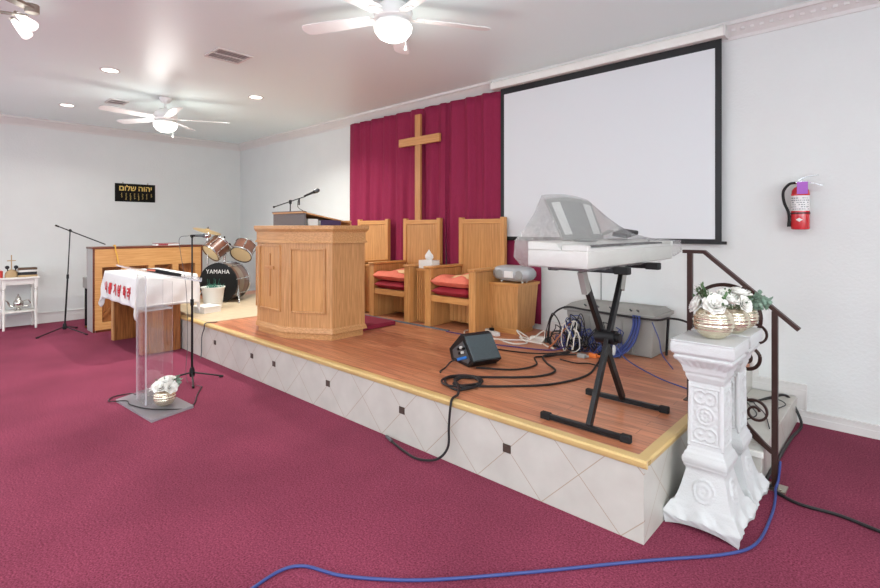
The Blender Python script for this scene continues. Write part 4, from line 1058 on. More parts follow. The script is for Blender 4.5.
for x in (-2.05, -1.75):
    bm = BM(); prism(bm, [(x-.05, ST+.02), (x-.055, ST+.30), (x-.045, ST+.30), (x-.042, ST+.02)], TYa-.004, TYa+.02, 'y'); prism(bm, [(x+.05, ST+.02), (x+.055, ST+.30), (x+.045, ST+.30), (x+.042, ST+.02)], TYa-.004, TYa+.02, 'y'); obj('rib', bm, 'tote_grey', t, W=True)
for x in (-2.14, -2.02, -1.90, -1.72, -1.66):
    bm = BM(); rod(bm, (x, TYa+.03, ST+.38), (x, TYa-.01, ST+.40), .008, n=8); obj('latch', bm, 'steel_grey', t, W=True)
bm = BM(); tube(bm, [(-2.45, 4.14, ST+.02), (-2.44, 4.18, ST+.25), (-2.32, 4.22, ST+.36), (-2.1, 4.235, ST+.355), (-1.8, 4.235, ST+.345), (-1.50, 4.235, ST+.340), (-1.40, 4.28, ST+.36), (-1.28, 4.35, ST+.33), (-1.12, 4.45, ST+.20), (-.98, 4.52, ST+.03), (-.93, 4.5, ST+.012)], .009, 8)
tag(obj('power_cable', bm, 'black_cable'), 'thick black cable slung along the front edge of the grey tote lid', 'cable')
bm = BM(); rod(bm, (-1.500, 4.50, ST), (-1.485, 4.50, ST+.33), .011); tag(obj('black_strap', bm, 'black', None), 'upright black strap at the right corner of the grey tote', 'strap')
# tangle: individual looping cables
rs = random.Random(11)
def loop_cable(m_, x, y, w, h, z0, turns, r, nm, label, grp):
    pts = []; n = int(turns*7)
    for i in range(n+1):
        a = 2*PI*i/7+rs.uniform(-.3, .3)
        pts.append((x+w*math.cos(a)*rs.uniform(.6, 1.1)+rs.uniform(-.015, .015), min(y+rs.uniform(-.05, .05), 4.245), max(ST+.006, z0+h*(.5+.5*math.sin(a))*rs.uniform(.75, 1.05))))
    bm = BM(); tube(bm, pts, r, 6, 5); tag(obj(nm, bm, m_), label, 'cable', grp)
for i in range(12): loop_cable('blue_cable', rs.uniform(-2.32, -1.76), rs.uniform(4.08, 4.2), rs.uniform(.03, .11), rs.uniform(.10, .32), ST+.004, 2.4, .0036, 'blue_cable', 'blue cable in the tangle hanging at the front of the grey tote', 'blue cables in the tangle')
for i in range(14): loop_cable('black_cable', rs.uniform(-2.42, -1.85), rs.uniform(4.05, 4.22), rs.uniform(.04, .12), rs.uniform(.10, .36), ST+.004, 2, .0042, 'black_cable', 'black cable in the tangle hanging at the front of the grey tote', 'black cables in the tangle')
for i in range(3): loop_cable('white_cable', rs.uniform(-2.36, -2.1), rs.uniform(4.02, 4.1), rs.uniform(.03, .06), rs.uniform(.15, .3), ST+.004, 1.3, .005, 'white_cable', 'white cable hanging in the tangle before the grey tote', 'white cables in the tangle')
for i, pts in enumerate([[(-1.86, 4.05, ST+.008), (-1.78, 4.14, ST+.03), (-1.70, 4.20, ST+.12), (-1.66, 4.23, ST+.25), (-1.655, 4.235, ST+.36)],
                         [(-1.83, 4.04, ST+.008), (-1.75, 4.13, ST+.03), (-1.67, 4.19, ST+.12), (-1.635, 4.225, ST+.25), (-1.63, 4.235, ST+.36)],
                         [(-1.89, 4.06, ST+.008), (-1.81, 4.15, ST+.03), (-1.73, 4.205, ST+.12), (-1.685, 4.235, ST+.25), (-1.68, 4.235, ST+.36)]]):
    bm = BM(); tube(bm, pts, .011, 8); tag(obj('blue_hose', bm, 'blue_cable'), 'thick blue cable curving up the front of the grey tote, one of a bundle', 'cable', 'thick blue cables of the bundle')
bm = BM(); tube(bm, [(-2.36, 4.0, ST+.01), (-2.30, 4.02, ST+.08), (-2.24, 4.06, ST+.18), (-2.19, 4.12, ST+.26)], .008, 6); tag(obj('copper_cable', bm, 'copper'), 'copper coloured cable rising left of the blue tangle', 'cable')
bm = BM(); tube(bm, [(-1.95, 4.0, ST+.01), (-1.8, 4.02, ST+.16), (-1.6, 3.9, ST+.06), (-1.3, 3.72, ST+.02), (-1.05, 3.62, ST+.008)], .005, 6); tag(obj('floor_cable', bm, 'blue_cable'), 'dark blue cable crossing the deck from the tangle towards the railing', 'cable')
bm = BM(); tube(bm, [(-1.52, 4.22, ST+.32), (-1.44, 4.15, ST+.2), (-1.40, 4.1, ST+.1), (-1.30, 4.05, ST+.01)], .004, 6); tag(obj('blue_lead', bm, 'blue_cable'), 'thin blue lead dangling off the right corner of the grey tote', 'cable')
for (x, y, m_, lb_) in ((-1.93, 4.0, 'orange_plastic', 'orange connector lying in the blue tangle'), (-1.80, 3.97, 'charcoal', 'dark grey plug block lying right of the blue tangle'), (-2.0, 3.93, 'rest_grey', 'light grey plug block at the foot of the blue tangle')):
    bm = BM(); box(bm, x-.035, x+.035, y-.02, y+.02, ST, ST+.035); rod(bm, (x+.035, y, ST+.018), (x+.065, y, ST+.018), .01); tag(obj('cable_plug', bm, m_, None, bevel=.005), lb_, 'plug')
bm = BM(); rod(bm, (-1.80, 4.12, ST), (-1.80, 4.12, ST+.17), .016); rod(bm, (-1.80, 4.12, ST+.17), (-1.80, 4.12, ST+.19), .010); tag(obj('spray_bottle', bm, 'white_plastic'), 'small upright white cylinder standing among the cables by the tote', 'bottle')

# ------------------------------------------------------------------ deck cables, power strip, coil
t = thing('power_strip', 'white power strip with a black plug on the deck before the cabinet', 'power strip', (-3.17, 4.19, ST), -.42)
bm = BM(); box(bm, -.17, .17, -.028, .028, 0, .038); obj('body', bm, 'white_plastic', t, bevel=.006)
bm = BM()
for i in range(5): box(bm, -.13+i*.05, -.10+i*.05, -.014, .014, .0381, .0395)
obj('sockets', bm, 'rest_grey', t)
bm = BM(); box(bm, .03, .075, -.028, .012, .0396, .066); obj('plug', bm, 'black', t, bevel=.005)
cab = lambda pts, r, m_, label, nm='floor_cable', k=8: tag(obj(nm, (lambda b: (tube(b, pts, r, 7, k), b)[1])(BM()), m_), label, 'cable')
z = ST
cab([(-3.33, 4.22, z+.012), (-3.42, 4.10, z+.008), (-3.25, 3.92, z+.008), (-2.95, 3.98, z+.008), (-2.75, 4.10, z+.008), (-2.62, 4.25, z+.008), (-2.62, 4.45, z+.01)], .007, 'white_cable', 'white cable curving from the power strip across the deck')
cab([(-2.93, 4.0, z+.008), (-2.70, 3.93, z+.008), (-2.62, 4.05, z+.010), (-2.78, 4.16, z+.024), (-2.55, 4.16, z+.008), (-2.40, 4.05, z+.008), (-2.30, 3.98, z+.02)], .007, 'white_cable', 'white cable looped on the deck right of the power strip')
cab([(-2.72, 4.12, z+.03), (-2.80, 4.14, z+.09), (-2.72, 4.20, z+.03), (-2.62, 4.12, z+.03), (-2.54, 4.22, z+.11), (-2.50, 4.12, z+.03), (-2.66, 4.04, z+.03), (-2.45, 4.03, z+.03)], .006, 'white_cable', 'bunched white cable standing up in small loops near the baseboard')
t = thing('power_adapter', 'bundle of pale grey adapter and plugs amid the white cables', 'adapter', (-2.60, 4.20, ST+.0), .3)
bm = BM(); box(bm, -.07, .07, -.04, .04, 0, .05); obj('body', bm, 'white_cable', t, bevel=.008)
bm = BM(); box(bm, .075, .13, -.03, .03, 0, .04); obj('plug', bm, 'charcoal', t, bevel=.005)
cab([(-3.55, 3.93, z+.006), (-3.2, 3.92, z+.006), (-2.9, 3.80, z+.006), (-2.6, 3.85, z+.006), (-2.3, 3.95, z+.01), (-2.2, 4.05, z+.05)], .006, 'purple_cable', 'thin purple cable on the deck behind the monitor speaker')
cab([(-3.0, 3.74, z+.006), (-2.8, 3.66, z+.006), (-2.45, 3.72, z+.006), (-2.25, 3.86, z+.006), (-2.1, 4.02, z+.03)], .006, 'black_cable', 'thin black cable on the deck just behind the monitor speaker')
A0 = (-2.21, 3.72, z+.008)
cab([(-2.45, 3.06, z+.008), (-2.2, 3.22, z+.008), (-2.15, 3.45, z+.008), (-2.28, 3.64, z+.008), (-2.21, 3.76, z+.008), (-2.12, 3.95, z+.02)], .007, 'black_cable', 'black cable curling from behind the monitor speaker to the tangle')
cab([(-2.42, 2.78, z+.010), (-2.2, 2.95, z+.008), (-1.98, 3.18, z+.008), (-1.95, 3.40, z+.008), (-2.12, 3.56, z+.008), (-2.22, 3.70, z+.022), (-2.05, 3.92, z+.02)], .008, 'black_cable', 'black cable from the coil looping right towards the tangle')
cab([(-2.20, 2.66, z+.010), (-2.0, 2.85, z+.008), (-1.80, 3.10, z+.008), (-1.72, 3.45, z+.008), (-1.80, 3.80, z+.008), (-1.86, 4.0, z+.02)], .008, 'black_cable', 'longest black cable from the coil arching across the deck')
cab([(-2.10, 3.74, z+.006), (-1.95, 3.72, z+.006), (-1.85, 3.78, z+.006), (-1.70, 3.72, z+.006)], .005, 'black_cable', 'short thin black cable on the deck left of the stand')
bm = BM(); rs = random.Random(4)
pts = []
for i in range(4*10):
    a = -2*PI*i/10; rx = .125+.04*math.sin(i*.31); ry = .120+.035*math.cos(i*.27)
    # ellipse stretched across the view line
    pts.append((-2.265+rx*math.cos(a)*.9-.0*math.sin(a)+.012*math.sin(i), 2.705+ry*math.sin(a)+.012*math.cos(i*1.7), z+.010+.0045*(i/10)+.003*math.sin(i*2.1)))
tube(bm, pts, .008, 7, 5); tag(obj('coiled_cable', bm, 'black_cable'), 'coil of black cable on the deck near the gold nosing', 'cable')
cab([(-2.40, 3.04, z+.10), (-2.62, 2.90, z+.09), (-2.62, 2.80, z+.03), (-2.50, 2.76, z+.012), (-2.42, 2.80, z+.02)], .006, 'black_cable', 'black lead from the blue plug of the monitor speaker down to the coil') if False else None
cab([(-2.30, 2.64, z+.03), (-2.20, 2.56, z+.02), (-2.13, 2.47, z+.014), (-2.10, 2.385, z+.018), (-2.09, 2.355, z-.02), (-2.10, 2.35, z-.15), (-2.10, 2.34, z-.28), (-2.16, 2.30, .04), (-2.3, 2.27, .01), (-2.45, 2.29, .008), (-2.6, 2.33, .008), (-2.66, 2.35, .01)], .008, 'black_cable', 'black cable dropping over the platform edge to the carpet', k=10)
bm = BM(); rod(bm, (-2.62, 2.335, .012), (-2.70, 2.36, .012), .011); rod(bm, (-2.70, 2.36, .012), (-2.715, 2.365, .012), .008); tag(obj('cable_connector', bm, 'steel_grey'), 'metal connector end lying on the carpet at the tiled face', 'connector')
cab([(-5.84, 2.50, z+.01), (-5.84, 2.37, z+.014), (-5.845, 2.355, z-.05), (-5.92, 2.36, .25), (-5.93, 2.36, .08), (-5.90, 2.34, .01)], .006, 'steel_grey', 'thin grey cable hanging down the tiled face left of the pulpit')

# monitor wedge speaker
u_ = V((.32, .95, 0)).normalized(); w_v = V((.95, -.32, 0)).normalized()      # along the width, towards the seats
MO = V((-2.515, 3.045, ST)); 
def mp(u, v, zz): return MO + u_*u + w_v*v + V((0, 0, zz))
t = thing('monitor_speaker', 'small black wedge monitor speaker tilted on the deck', 'speaker', (MO.x, MO.y, ST))
prof = [(0, 0), (.075, .055), (-.075, .235), (-.115, .245), (-.31, .085), (-.27, 0)]   # v, z
bm = BM(); loft(bm, [[mp(u, v, q) for v, q in prof] for u in (0, .27)]); obj('cabinet', bm, 'black', t, W=True, bevel=.006)
dgr = V((-.15, .18)); n2 = V((.18, .15)).normalized()
def gp(u, s, o): v = .075-.15*s+n2.x*o; q = .055+.18*s+n2.y*o; return mp(u, v, q)
bm = BM(); loft(bm, [[gp(.006, .03, .0005), gp(.264, .03, .0005), gp(.264, .97, .0005), gp(.006, .97, .0005)], [gp(.012, .05, .012), gp(.258, .05, .012), gp(.258, .95, .012), gp(.012, .95, .012)]]); obj('grille', bm, 'charcoal', t, W=True)
bm = BM(); loft(bm, [[mp(-.0005, v, q) for v, q in ((-.0, .03), (.03, .06), (-.08, .19), (-.24, .09), (-.22, .03))], [mp(-.006, v, q) for v, q in ((-.0, .03), (.03, .06), (-.08, .19), (-.24, .09), (-.22, .03))]]); pn = obj('connector_panel', bm, 'steel_grey', t, W=True)
for i, (v, q) in enumerate(((-.05, .14), (-.09, .14), (-.13, .12), (-.07, .105), (-.11, .09))):
    bm = BM(); rod(bm, mp(-.0062, v, q), mp(-.024, v, q), .011); obj('knob', bm, 'white_plastic' if i % 2 else 'black', pn, W=True)
c_ = thing('plug_lead', 'black lead with a bright blue plug in the side of the monitor speaker', 'cable', (MO.x, MO.y-.05, ST+.06))
bm = BM(); rod(bm, mp(-.008, -.02, .075), mp(-.085, -.03, .065), .012); obj('plug', bm, 'bright_blue', c_, W=True)
bm = BM(); tube(bm, [mp(-.085, -.03, .065), mp(-.13, -.05, .05), mp(-.17, -.06, .01), mp(-.25, 0, .008), mp(-.29, .07, .02)], .006, 7); obj('lead', bm, 'black_cable', c_, W=True)

# ------------------------------------------------------------------ wrought-iron railing
t = thing('stair_railing', 'dark brown wrought-iron railing with scrolls at the platform step', 'railing', (-.78, 3.42, 0))
YR = 3.43
def flatbar(bm, pts, hy=.014, hz=.008):
    P = [V((x, YR, zz)) for x, zz in pts]
    for a, b in zip(P, P[1:]):
        d = (b-a).normalized(); n_ = V((-d.z, 0, d.x)); e = d*.004
        loft(bm, [[p_+n_*hz*i+V((0, hy*j, 0)) for i, j in ((1,1),(1,-1),(-1,-1),(-1,1))] for p_ in (a-e, b+e)])
bm = BM(); flatbar(bm, [(-1.035, 1.35), (-.914, 1.35), (-.43, .93)], .021, .011); obj('handrail', bm, 'iron', t, W=True, bevel=.002)
bm = BM(); flatbar(bm, [(-.998, ST+.007), (-.998, 1.339)], .015, .015); box(bm, -1.03, -.965, YR-.033, YR+.033, ST, ST+.006); obj('upper_post', bm, 'iron', t, W=True)
bm = BM(); flatbar(bm, [(-.542, 0.007), (-.542, 1.015)], .015, .015); obj('lower_post', bm, 'iron', t, W=True)
bm = BM(); box(bm, -.60, -.485, YR-.05, YR+.05, 0, .008); rod(bm, (-.575, YR+.03, .008), (-.575, YR+.03, .014), .008); rod(bm, (-.51, YR-.03, .008), (-.51, YR-.03, .014), .008); obj('floor_plate', bm, 'nickel', t, W=True)
bm = BM(); flatbar(bm, [(-.985, .515), (-.555, .205)], .012, .012); obj('lower_rail', bm, 'iron', t, W=True)
bm = BM(); tube(bm, [(-.80+.188*math.cos(2*PI*i/48), YR, .965+.188*math.sin(2*PI*i/48)) for i in range(49)], 0, smooth=0, flat=(.010, .0055)); obj('ring', bm, 'iron', t, W=True)
def spiral(c, r0, r1, a0, turns, tail=None, n=44):
    pts = []
    if tail: pts += [(x, YR, zz) for x, zz in tail]
    for i in range(n):
        f = i/(n-1); a = a0+2*PI*turns*f; r = r0+(r1-r0)*f**.8
        pts.append((c[0]+r*math.cos(a), YR, c[1]+r*math.sin(a)))
    bm = BM(); tube(bm, pts, 0, smooth=2, flat=(.0065, .008)); obj('scroll', bm, 'iron', t, W=True)
spiral((-.635, .868), .070, .020, math.radians(135), -1.45)
spiral((-.69, .72), .078, .018, math.radians(20), -1.3, tail=None)
spiral((-.69, .72), .078, .078, math.radians(20), .28)
spiral((-.638, .415), .085, .02, math.radians(180), -1.45, tail=[(-.565, .215), (-.62, .27), (-.68, .33), (-.715, .38)])

# orange-tipped cord tie at post foot
bm = BM(); lathe(bm, [(.006, 0), (.018, .03), (.012, .05)], (-.60, 3.36, .02), 10, aim((-.6, .1, .8))); tag(obj('wire_nut', bm, 'orange_plastic'), 'small orange plug at the foot of the railing post', 'plug')
cab([(-.53, 3.36, .01), (-.41, 3.30, .009), (-.24, 3.31, .009), (-.08, 3.27, .009), (.2, 3.2, .009)], .009, 'black_cable', 'thick black cable running right across the carpet from the railing')
cab([(-.56, 3.40, .016), (-.588, 3.46, .02), (-.585, 3.9, .02), (-.58, 4.3, .012), (-.56, 4.6, .015), (-.60, 4.64, .12), (-.66, 4.62, .215), (-.74, 4.5, .21), (-.84, 4.3, .215), (-.92, 4.1, .41), (-1.1, 3.9, .41)], .010, 'black_cable', 'thick black cable bending over the white step behind the railing')
cab([(-.60, 3.46, .21), (-.68, 3.6, .212), (-.80, 3.75, .212), (-.74, 4.0, .212), (-.82, 4.2, .212), (-.88, 4.3, .215)], .004, 'black_cable', 'thin black wire lying on the white step')
cab([(-.63, 3.8, .21), (-.70, 4.05, .22), (-.80, 4.25, .23), (-.70, 4.45, .22), (-.63, 4.40, .21), (-.66, 4.25, .21)], .004, 'black_cable', 'curled thin black wire at the far end of the white step')
cab([(-1.97, .95, .008), (-1.99, 1.12, .008), (-1.936, 1.214, .008), (-1.755, 1.296, .008), (-1.502, 1.497, .008), (-1.215, 1.821, .008), (-.864, 2.251, .008), (-.60, 2.56, .008), (-.51, 2.75, .008), (-.50, 3.05, .008), (-.515, 3.27, .010), (-.53, 3.37, .02), (-.522, 3.405, .06), (-.515, 3.42, .16), (-.53, 3.46, .10), (-.57, 3.50, .02)], .007, 'blue_cable', 'long blue cable curving over the carpet around the pedestal')
cab([(-5.02, 1.96, .008), (-4.5, 1.72, .008), (-4.36, 1.56, .0085), (-4.40, 1.48, .028), (-4.55, 1.395, .030), (-4.75, 1.30, .030), (-4.92, 1.28, .03), (-5.05, 1.24, .008), (-5.10, 1.30, .008), (-5.02, 1.38, .028), (-4.85, 1.35, .03)], .005, 'black_cable', 'thin black cable looping over the clear lectern base') if False else \
cab([(-4.84, 1.93, .008), (-4.62, 1.80, .008), (-4.42, 1.70, .008), (-4.34, 1.60, .012), (-4.36, 1.50, .027), (-4.50, 1.38, .027), (-4.72, 1.305, .027), (-4.86, 1.31, .027), (-5.0, 1.22, .012), (-5.12, 1.28, .008), (-5.10, 1.40, .012), (-4.98, 1.42, .027)], .005, 'black_cable', 'thin black cable looping over the clear lectern base')

# ------------------------------------------------------------------ pedestals
def make_pedestal():
    t = thing('pedestal', '', 'pedestal', (0, 0, 0), 0, 'white carved plaster pedestals')
    prof = [(0, .155), (.03, .160), (.055, .166), (.075, .152), (.10, .140), (.15, .120), (.20, .105), (.25, .093), (.27, .088), (.285, .090), (.295, .097), (.305, .097), (.312, .102), (.33, .104), (.34, .102), (.35, .096), (.36, .094),
            (.37, .086), (.385, .082), (.39, .079), (.72, .076), (.725, .080), (.735, .084), (.75, .090), (.765, .090), (.772, .098), (.785, .100), (.80, .104), (.82, .118), (.84, .134), (.85, .136), (.855, .130), (.86, .130), (.868, .140), (.875, .145), (.915, .145), (.925, .141), (.925, .001)]
    # resample
    zs = []
    for (z0, r0), (z1, r1) in zip(prof, prof[1:]):
        m = max(1, int(abs(z1-z0)/.005)) if z1 != z0 else 1
        for i in range(m): f = i/m; zs.append((z0+(z1-z0)*f, r0+(r1-r0)*f))
    zs.append(prof[-1])
    N = 36; bm = BM(); rings = []
    for z_, h in zs:
        ring = []
        for side in range(4):
            for i in range(N):
                u = -1+2*i/N; d = 0
                if .39 < z_ < .72:
                    X = u*.078; Z_ = z_-.555
                    fr = max(abs(u)-.80, (abs(Z_)-.135)/.08)
                    d += .006 if 0 < fr < .10 or (abs(u) > .93) else 0
                    if fr <= 0:
                        r = math.hypot(X, Z_)
                        th = math.atan2(Z_, X)
                        if r < .046: d += .0065*abs(math.cos(r*150))*(1 if r < .044 else .5) + (.002*math.cos(8*th) if .012 < r < .03 else 0)
                        else:
                            q = abs(Z_)-.092; rr = math.hypot(abs(X)-.022, q)
                            d += .006*max(0, math.cos(rr*190)) if rr < .034 else .003*max(0, math.sin(X*170)*math.cos(Z_*150))
                elif .10 < z_ < .26:
                    r = math.hypot(u*h, (z_-.19)*.9); d += .006*abs(math.cos(r*130)) if r < .05 else 0
                elif .795 < z_ < .845: d += .004*math.cos(u*22)*math.sin((z_-.795)*62)
                if z_ < .10:
                    c = abs(u)**2.2; wv = math.cos(u*PI*3)
                    d += .005*wv*math.sin(z_/.10*PI)*.6 + .006*abs(math.sin(u*9+z_*60))*math.sin(z_/.10*PI)
                hh = h + (.010*abs(u)**3 if z_ < .12 else 0)
                zz = z_ + (.022*(1-abs(u)**2.5) * max(0, 1-z_/.05) if z_ < .05 else 0) + (.010*math.cos(u*PI*2)*math.sin(max(0, z_-.03)/.09*PI) if .03 < z_ < .12 else 0)
                out = hh+d; al_ = u*hh
                p_ = {0: (al_, -out), 1: (out, al_), 2: (-al_, out), 3: (-out, -al_)}[side]
                ring.append(V((p_[0], p_[1], zz)))
        rings.append(ring)
    loft(bm, rings); obj('column', bm, 'plaster', t, ang=50)
    bm = BM(); box(bm, -.145, .145, -.145, .145, .9255, .935); obj('top_slab', bm, 'plaster', t, bevel=.003)
    return t
p0 = make_pedestal(); p0.location = (-.727, 2.82, 0); p0['label'] = 'white carved plaster pedestal in front, nearest the camera'
dup(p0, (-.727, 3.155, 0), 0, 'white carved plaster pedestal standing behind the front one, next to the railing')

# ------------------------------------------------------------------ flower vases
def bloom(bm, c, r, rs, nrm=(0, 0, 1)):
    """rose-like bloom: overlapping cupped petals in spiral layers"""
    c = V(c); M = aim(nrm)
    for L, (n, rad, tilt, sz) in enumerate(((3, .18, .15, .5), (5, .38, .45, .62), (6, .62, .85, .72), (7, .8, 1.15, .75))):
        for k in range(n):
            a = 2*PI*k/n+L*.6+rs.uniform(-.15, .15)
            R = M @ Matrix.Rotation(a, 4, 'Z') @ Matrix.Translation((r*rad*.55, 0, -r*.1*L)) @ Matrix.Rotation(tilt*.75, 4, 'Y')
            g = []
            for j in range(5):
                v = j/4; w = math.sin(PI*(.15+.72*v))*sz*r*.85
                g.append([bm.verts.new(c + (R @ V((.16*r*(u*u)*-1+.18*r*v*v, u*w, v*sz*r*1.15)))) for u in (-1, -.5, 0, .5, 1)])
            for a_, b_ in zip(g, g[1:]):
                for i in range(4): bm.faces.new((a_[i], a_[i+1], b_[i+1], b_[i]))
def leaf(bm, a, d, L, w):
    a = V(a); d = V(d).normalized(); s = d.cross(V((0, 0, 1)))
    s = s.normalized() if s.length > .01 else V((1, 0, 0)); up_ = s.cross(d)
    pts = [(0, .05), (.25, .7), (.5, 1), (.75, .7), (1, .03)]
    L1 = [bm.verts.new(a+d*L*t_+s*w*q+up_*(-.15*L*t_*t_)) for t_, q in pts]; L2 = [bm.verts.new(a+d*L*t_-s*w*q+up_*(-.15*L*t_*t_)) for t_, q in pts]
    C_ = [bm.verts.new(a+d*L*t_+up_*(-.15*L*t_*t_-.12*w)) for t_, q in pts]
    for i in range(4): bm.faces.new((L1[i], C_[i], C_[i+1], L1[i+1])); bm.faces.new((C_[i], L2[i], L2[i+1], C_[i+1]))
def flower_vase(loc, R, label, blooms, seed, greens=26, euc=None, cone=None, dense=1):
    rs = random.Random(seed)
    t = thing('flower_vase', label, 'flower vase', loc, 0, 'gold ribbed globe vases with white flowers')
    prof = []
    n = 44
    for i in range(n+1):
        a = -PI/2+.38+(PI-.38-.62)*i/n; rr = R*math.cos(a)*(1+.022*math.cos(i*PI/2.6)); prof.append((rr, R*.93*(math.sin(a)-math.sin(-PI/2+.38))))
    zt_ = prof[-1][1]; rt_ = prof[-1][0]
    prof = [(prof[0][0]*.9, 0)] + prof + [(rt_-.006, zt_), (rt_-.01, zt_-.03), (.01, zt_-.035)]
    bm = BM(); lathe(bm, prof, n=40, caps=False); obj('globe', bm, 'champagne', t, ang=60)
    for (x, y, z_, r, nn) in blooms:
        bm = BM(); bloom(bm, (x, y, zt_+z_), r, rs, nn); o = obj('bloom', bm, 'petal', t, ang=80)
        s = o.modifiers.new('thick', 'SOLIDIFY'); s.thickness = .001
    bm = BM()
    for k in range(greens):
        a = rs.uniform(0, 2*PI); e = rs.uniform(.2, 1.2); d = V((math.cos(a)*math.cos(e), math.sin(a)*math.cos(e), math.sin(e)))
        st_ = V((0, 0, zt_)) + d*R*.35; en = st_+d*R*rs.uniform(.5, 1.0); rod(bm, V((0, 0, zt_-.02)), en, .0016, n=5)
        for q in range(7):
            p_ = st_.lerp(en, q/6); s_ = V((rs.uniform(-1, 1), rs.uniform(-1, 1), rs.uniform(-.3, 1))); leaf(bm, p_, d*.6+s_*.6, R*.34, R*.075)
    obj('foliage', bm, 'leaf', t, ang=80)
    if euc:
        bm = BM()
        for (dx, dy, dz) in euc:
            d = V((dx, dy, dz)); st_ = V((0, 0, zt_)); rod(bm, st_, st_+d, .002, n=5)
            for q in range(9):
                p_ = st_+d*(.35+.65*q/8)
                for s_ in (-1, 1): leaf(bm, p_, d.normalized()*.3+V((rs.uniform(-.6, .6), rs.uniform(-.6, .6), s_*.7)), R*.34, R*.16)
        obj('eucalyptus', bm, 'leaf_blue', t, ang=80)
    if cone:
        bm = BM()
        for k in range(60):
            f = k/60; a = k*2.4; r = .030*math.sin(PI*min(1, .2+f*.85)); c0 = V(cone)+V((0, 0, zt_+f*.06))
            leaf(bm, c0, (math.cos(a), math.sin(a), .5), r, .008)
        ball(bm, V(cone)+V((0, 0, zt_+.03)), .014, (1, 1, 2)); obj('pine_cone', bm, 'pine', t, ang=80)
    return t
U = (.2, -.3, 1)
FV = [(-.075, -.02, .015, .046, (-.9, -.4, .5)), (.02, -.055, .025, .05, (.3, -.8, .6)), (-.02, .03, .05, .045, (-.2, .1, 1)), (.06, .03, .045, .045, (.5, .1, .9))]
zp = .9355
flower_vase((-.715, 2.84, zp), .095, 'gold ribbed globe vase of white roses on the front pedestal', FV, 1, 22)
flower_vase((-.675, 3.06, zp), .082, 'gold ribbed vase of white roses partly hidden behind the front vase', [(0, -.03, .05, .045, U), (-.05, .02, .07, .05, (-.3, 0, 1)), (.03, .02, .08, .05, (.2, 0, 1)), (.06, -.03, .03, .04, (.8, -.4, .4))], 2, 14, cone=(.045, .03, .06))
flower_vase((-.665, 3.238, zp), .078, 'gold ribbed vase with blue-green eucalyptus, farthest back on the second pedestal', [(-.02, 0, .05, .045, (-.1, 0, 1)), (-.06, 0, .07, .045, (-.4, 0, 1))], 3, 8,
            euc=[(.10, .03, .03), (.12, .0, .01), (.09, -.03, .03), (.13, .02, .04), (.08, .02, .07), (.11, .05, .02), (.10, -.02, .05), (.08, .04, .0)])
# lectern-base vase
flower_vase((-4.52, 1.50, .0205), .085, 'small gold ribbed vase of white roses on the clear lectern base', [(-.04, -.05, .03, .055, (-.4, -.6, .7)), (.03, -.04, .035, .055, (.4, -.5, .8)), (-.05, .03, .05, .055, (-.4, .2, .9)), (.02, .02, .075, .055, (0, 0, 1)), (.08, .02, .03, .05, (.9, .1, .5))], 8, 14, euc=[(.06, .10, .06), (.08, .08, .04), (.05, .09, .09)])

# ------------------------------------------------------------------ fire extinguisher
t = thing('fire_extinguisher', 'red fire extinguisher with purple tag hanging on the right of the back wall', 'fire extinguisher', (-.573, 4.66, 1.49))
cx_, cy_ = -.573, 4.655
bm = BM(); lathe(bm, [(.050, 1.488), (.058, 1.492), (.0595, 1.50), (.0595, 1.755), (.055, 1.785), (.04, 1.808), (.02, 1.82), (.018, 1.83)], (cx_, cy_, 0), 32); obj('cylinder', bm, 'red_paint', t, W=True)
bm = BM(); lathe(bm, [(.0601, 1.63), (.0603, 1.63), (.0603, 1.745), (.0601, 1.745)], (cx_, cy_, 0), 32, caps=False); lb_ = obj('label', bm, 'label_white', t, W=True)
bm = BM(); rs = random.Random(9)
for r_ in range(6):
    a = -1.35
    while a < 1.0:
        w = rs.uniform(.08, .25); zz = 1.64+r_*.0165
        if rs.random() < .8:
            for q in range(3):
                a0 = a+w*q/3; a1 = a+w*(q+1)/3
                vs = [bm.verts.new((cx_+.0608*math.sin(aa), cy_-.0608*math.cos(aa), z__)) for aa, z__ in ((a0, zz), (a1, zz), (a1, zz+.006), (a0, zz+.006))]; bm.faces.new(vs)
        a += w+.08
o = obj('label_print', bm, 'steel_grey', lb_, W=True, sm=False)
bm = BM(); lathe(bm, [(.0605, 1.607), (.062, 1.607), (.062, 1.618), (.0605, 1.618)], (cx_, cy_, 0), 32, caps=False); obj('bracket_band', bm, 'black', t, W=True)
bm = BM()
vs = []
for aa, zz in ((-.35, 1.562), (0, 1.577), (.35, 1.562), (0, 1.547)): vs.append(bm.verts.new((cx_+.0606*math.sin(aa), cy_-.0606*math.cos(aa), zz)))
cxx = bm.verts.new((cx_, cy_-.0612, 1.562))
for i in range(4): bm.faces.new((vs[i], vs[(i+1) % 4], cxx))
obj('diamond_mark', bm, 'label_white', t, W=True, sm=False)
bm = BM(); rod(bm, (cx_, cy_, 1.825), (cx_, cy_, 1.855), .02); rod(bm, (cx_-.035, cy_, 1.845), (cx_+.03, cy_, 1.845), .012); obj('valve', bm, 'chrome', t, W=True)
bm = BM(); tube(bm, [(cx_-.01, cy_-.01, 1.86), (cx_+.04, cy_-.015, 1.885), (cx_+.115, cy_-.02, 1.895)], 0, smooth=3, flat=(.003, .010)); obj('lever', bm, 'chrome', t, W=True)
bm = BM(); tube(bm, [(cx_+.0, cy_-.01, 1.85), (cx_+.05, cy_-.015, 1.845), (cx_+.14, cy_-.02, 1.815)], 0, smooth=3, flat=(.003, .010)); obj('carry_handle', bm, 'chrome', t, W=True)
bm = BM(); tube(bm, [(cx_-.03, cy_-.01, 1.845), (cx_-.07, cy_-.015, 1.835), (cx_-.105, cy_-.02, 1.78), (cx_-.10, cy_-.02, 1.70), (cx_-.075, cy_-.02, 1.63), (cx_-.068, cy_-.02, 1.59)], .010); obj('hose', bm, 'rubber', t, W=True)
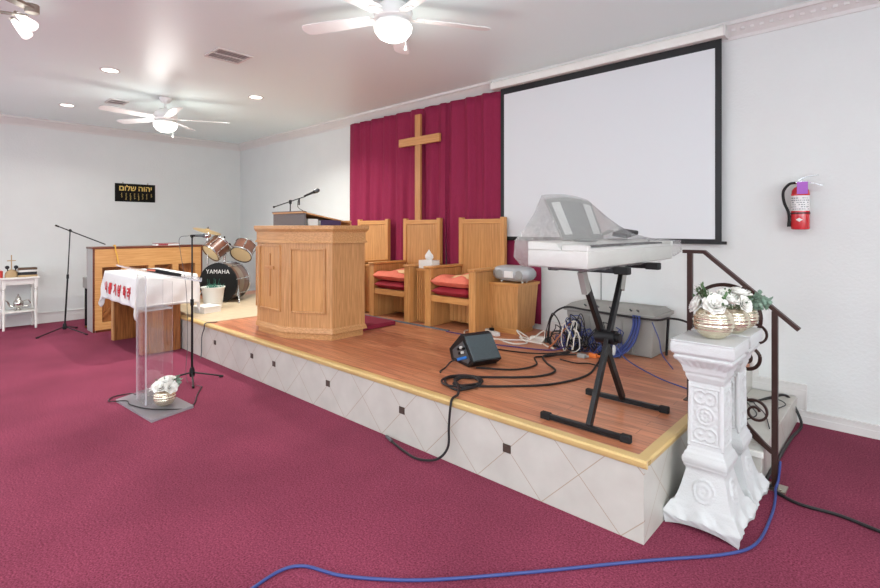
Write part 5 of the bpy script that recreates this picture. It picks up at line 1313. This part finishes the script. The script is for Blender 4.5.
bm = BM(); lathe(bm, [(.011, 0), (.010, -.04), (.014, -.085)], (cx_-.068, cy_-.02, 1.595), 12); obj('nozzle', bm, 'rubber', t, W=True)
bm = BM(); box(bm, cx_-.012, cx_+.055, cy_-.075, cy_-.073, 1.755, 1.845, Matrix.Identity(4)); rod(bm, (cx_+.02, cy_-.07, 1.842), (cx_+.01, cy_-.01, 1.853), .002, n=6); obj('inspection_tag', bm, 'purple', t, W=True)
bm = BM(); box(bm, cx_-.02, cx_+.02, cy_+.058, YB, 1.50, 1.86); obj('wall_bracket', bm, 'steel_grey', t, W=True)

# ------------------------------------------------------------------ lights
def point(loc, e, r=.2, col=(.98, 1, .97)):
    l = bpy.data.lights.new('fan_bulb', 'POINT'); l.energy = e; l.shadow_soft_size = r; l.color = col
    o = bpy.data.objects.new('fan_bulb', l); COL.objects.link(o); o.location = loc
point((-2.78, 2.49, H-.135-.26), 17); point((-7.08, 2.36, H-.27-.26), 24)
for (x, y) in ((-4.2, -.8), (-1.0, -.8), (-7.2, -.8), (1.6, 1.2), (1.6, -2.4), (-4.2, -3.0), (-7.2, -3.0)):   # the rest of the room's recessed lights, behind the viewpoint
    l = bpy.data.lights.new('downlight', 'AREA'); l.shape = 'DISK'; l.size = .18; l.energy = 17 if x < -5 else 40; l.color = (.96, 1, .95)
    o = bpy.data.objects.new('downlight', l); COL.objects.link(o); o.location = (x, y, H-.012)
    f = thing('ceiling_light', 'round recessed ceiling light behind the viewpoint', 'ceiling light', (x, y, H), 0, 'recessed ceiling lights behind the viewpoint')
    bm = BM(); lathe(bm, [(.092, -.001), (.11, -.001), (.11, -.008), (.092, -.006)], n=24, caps=False); obj('trim_ring', bm, 'trim_white', f)
    bm = BM(); lathe(bm, [(.091, -.001), (.091, -.003)], n=24); obj('lens', bm, 'can_light', f)
w = bpy.data.worlds.new('world'); SC.world = w; w.use_nodes = True
w.node_tree.nodes['Background'].inputs[0].default_value = (.8, .88, 1, 1); w.node_tree.nodes['Background'].inputs[1].default_value = 1.0

# ------------------------------------------------------------------ camera
cd = bpy.data.cameras.new('camera'); cam = bpy.data.objects.new('camera', cd); COL.objects.link(cam)
cd.sensor_width = 36; cd.lens = 500/880*36; cd.shift_y = -66/880; cd.clip_start = .02
cam.location = (0, 0, 1.5); cam.rotation_euler = (PI/2, 0, math.atan(463/500))
SC.camera = cam
SC.view_settings.view_transform = 'Standard'; SC.view_settings.look = 'None'; SC.view_settings.gamma = 1; SC.view_settings.exposure = 0.0
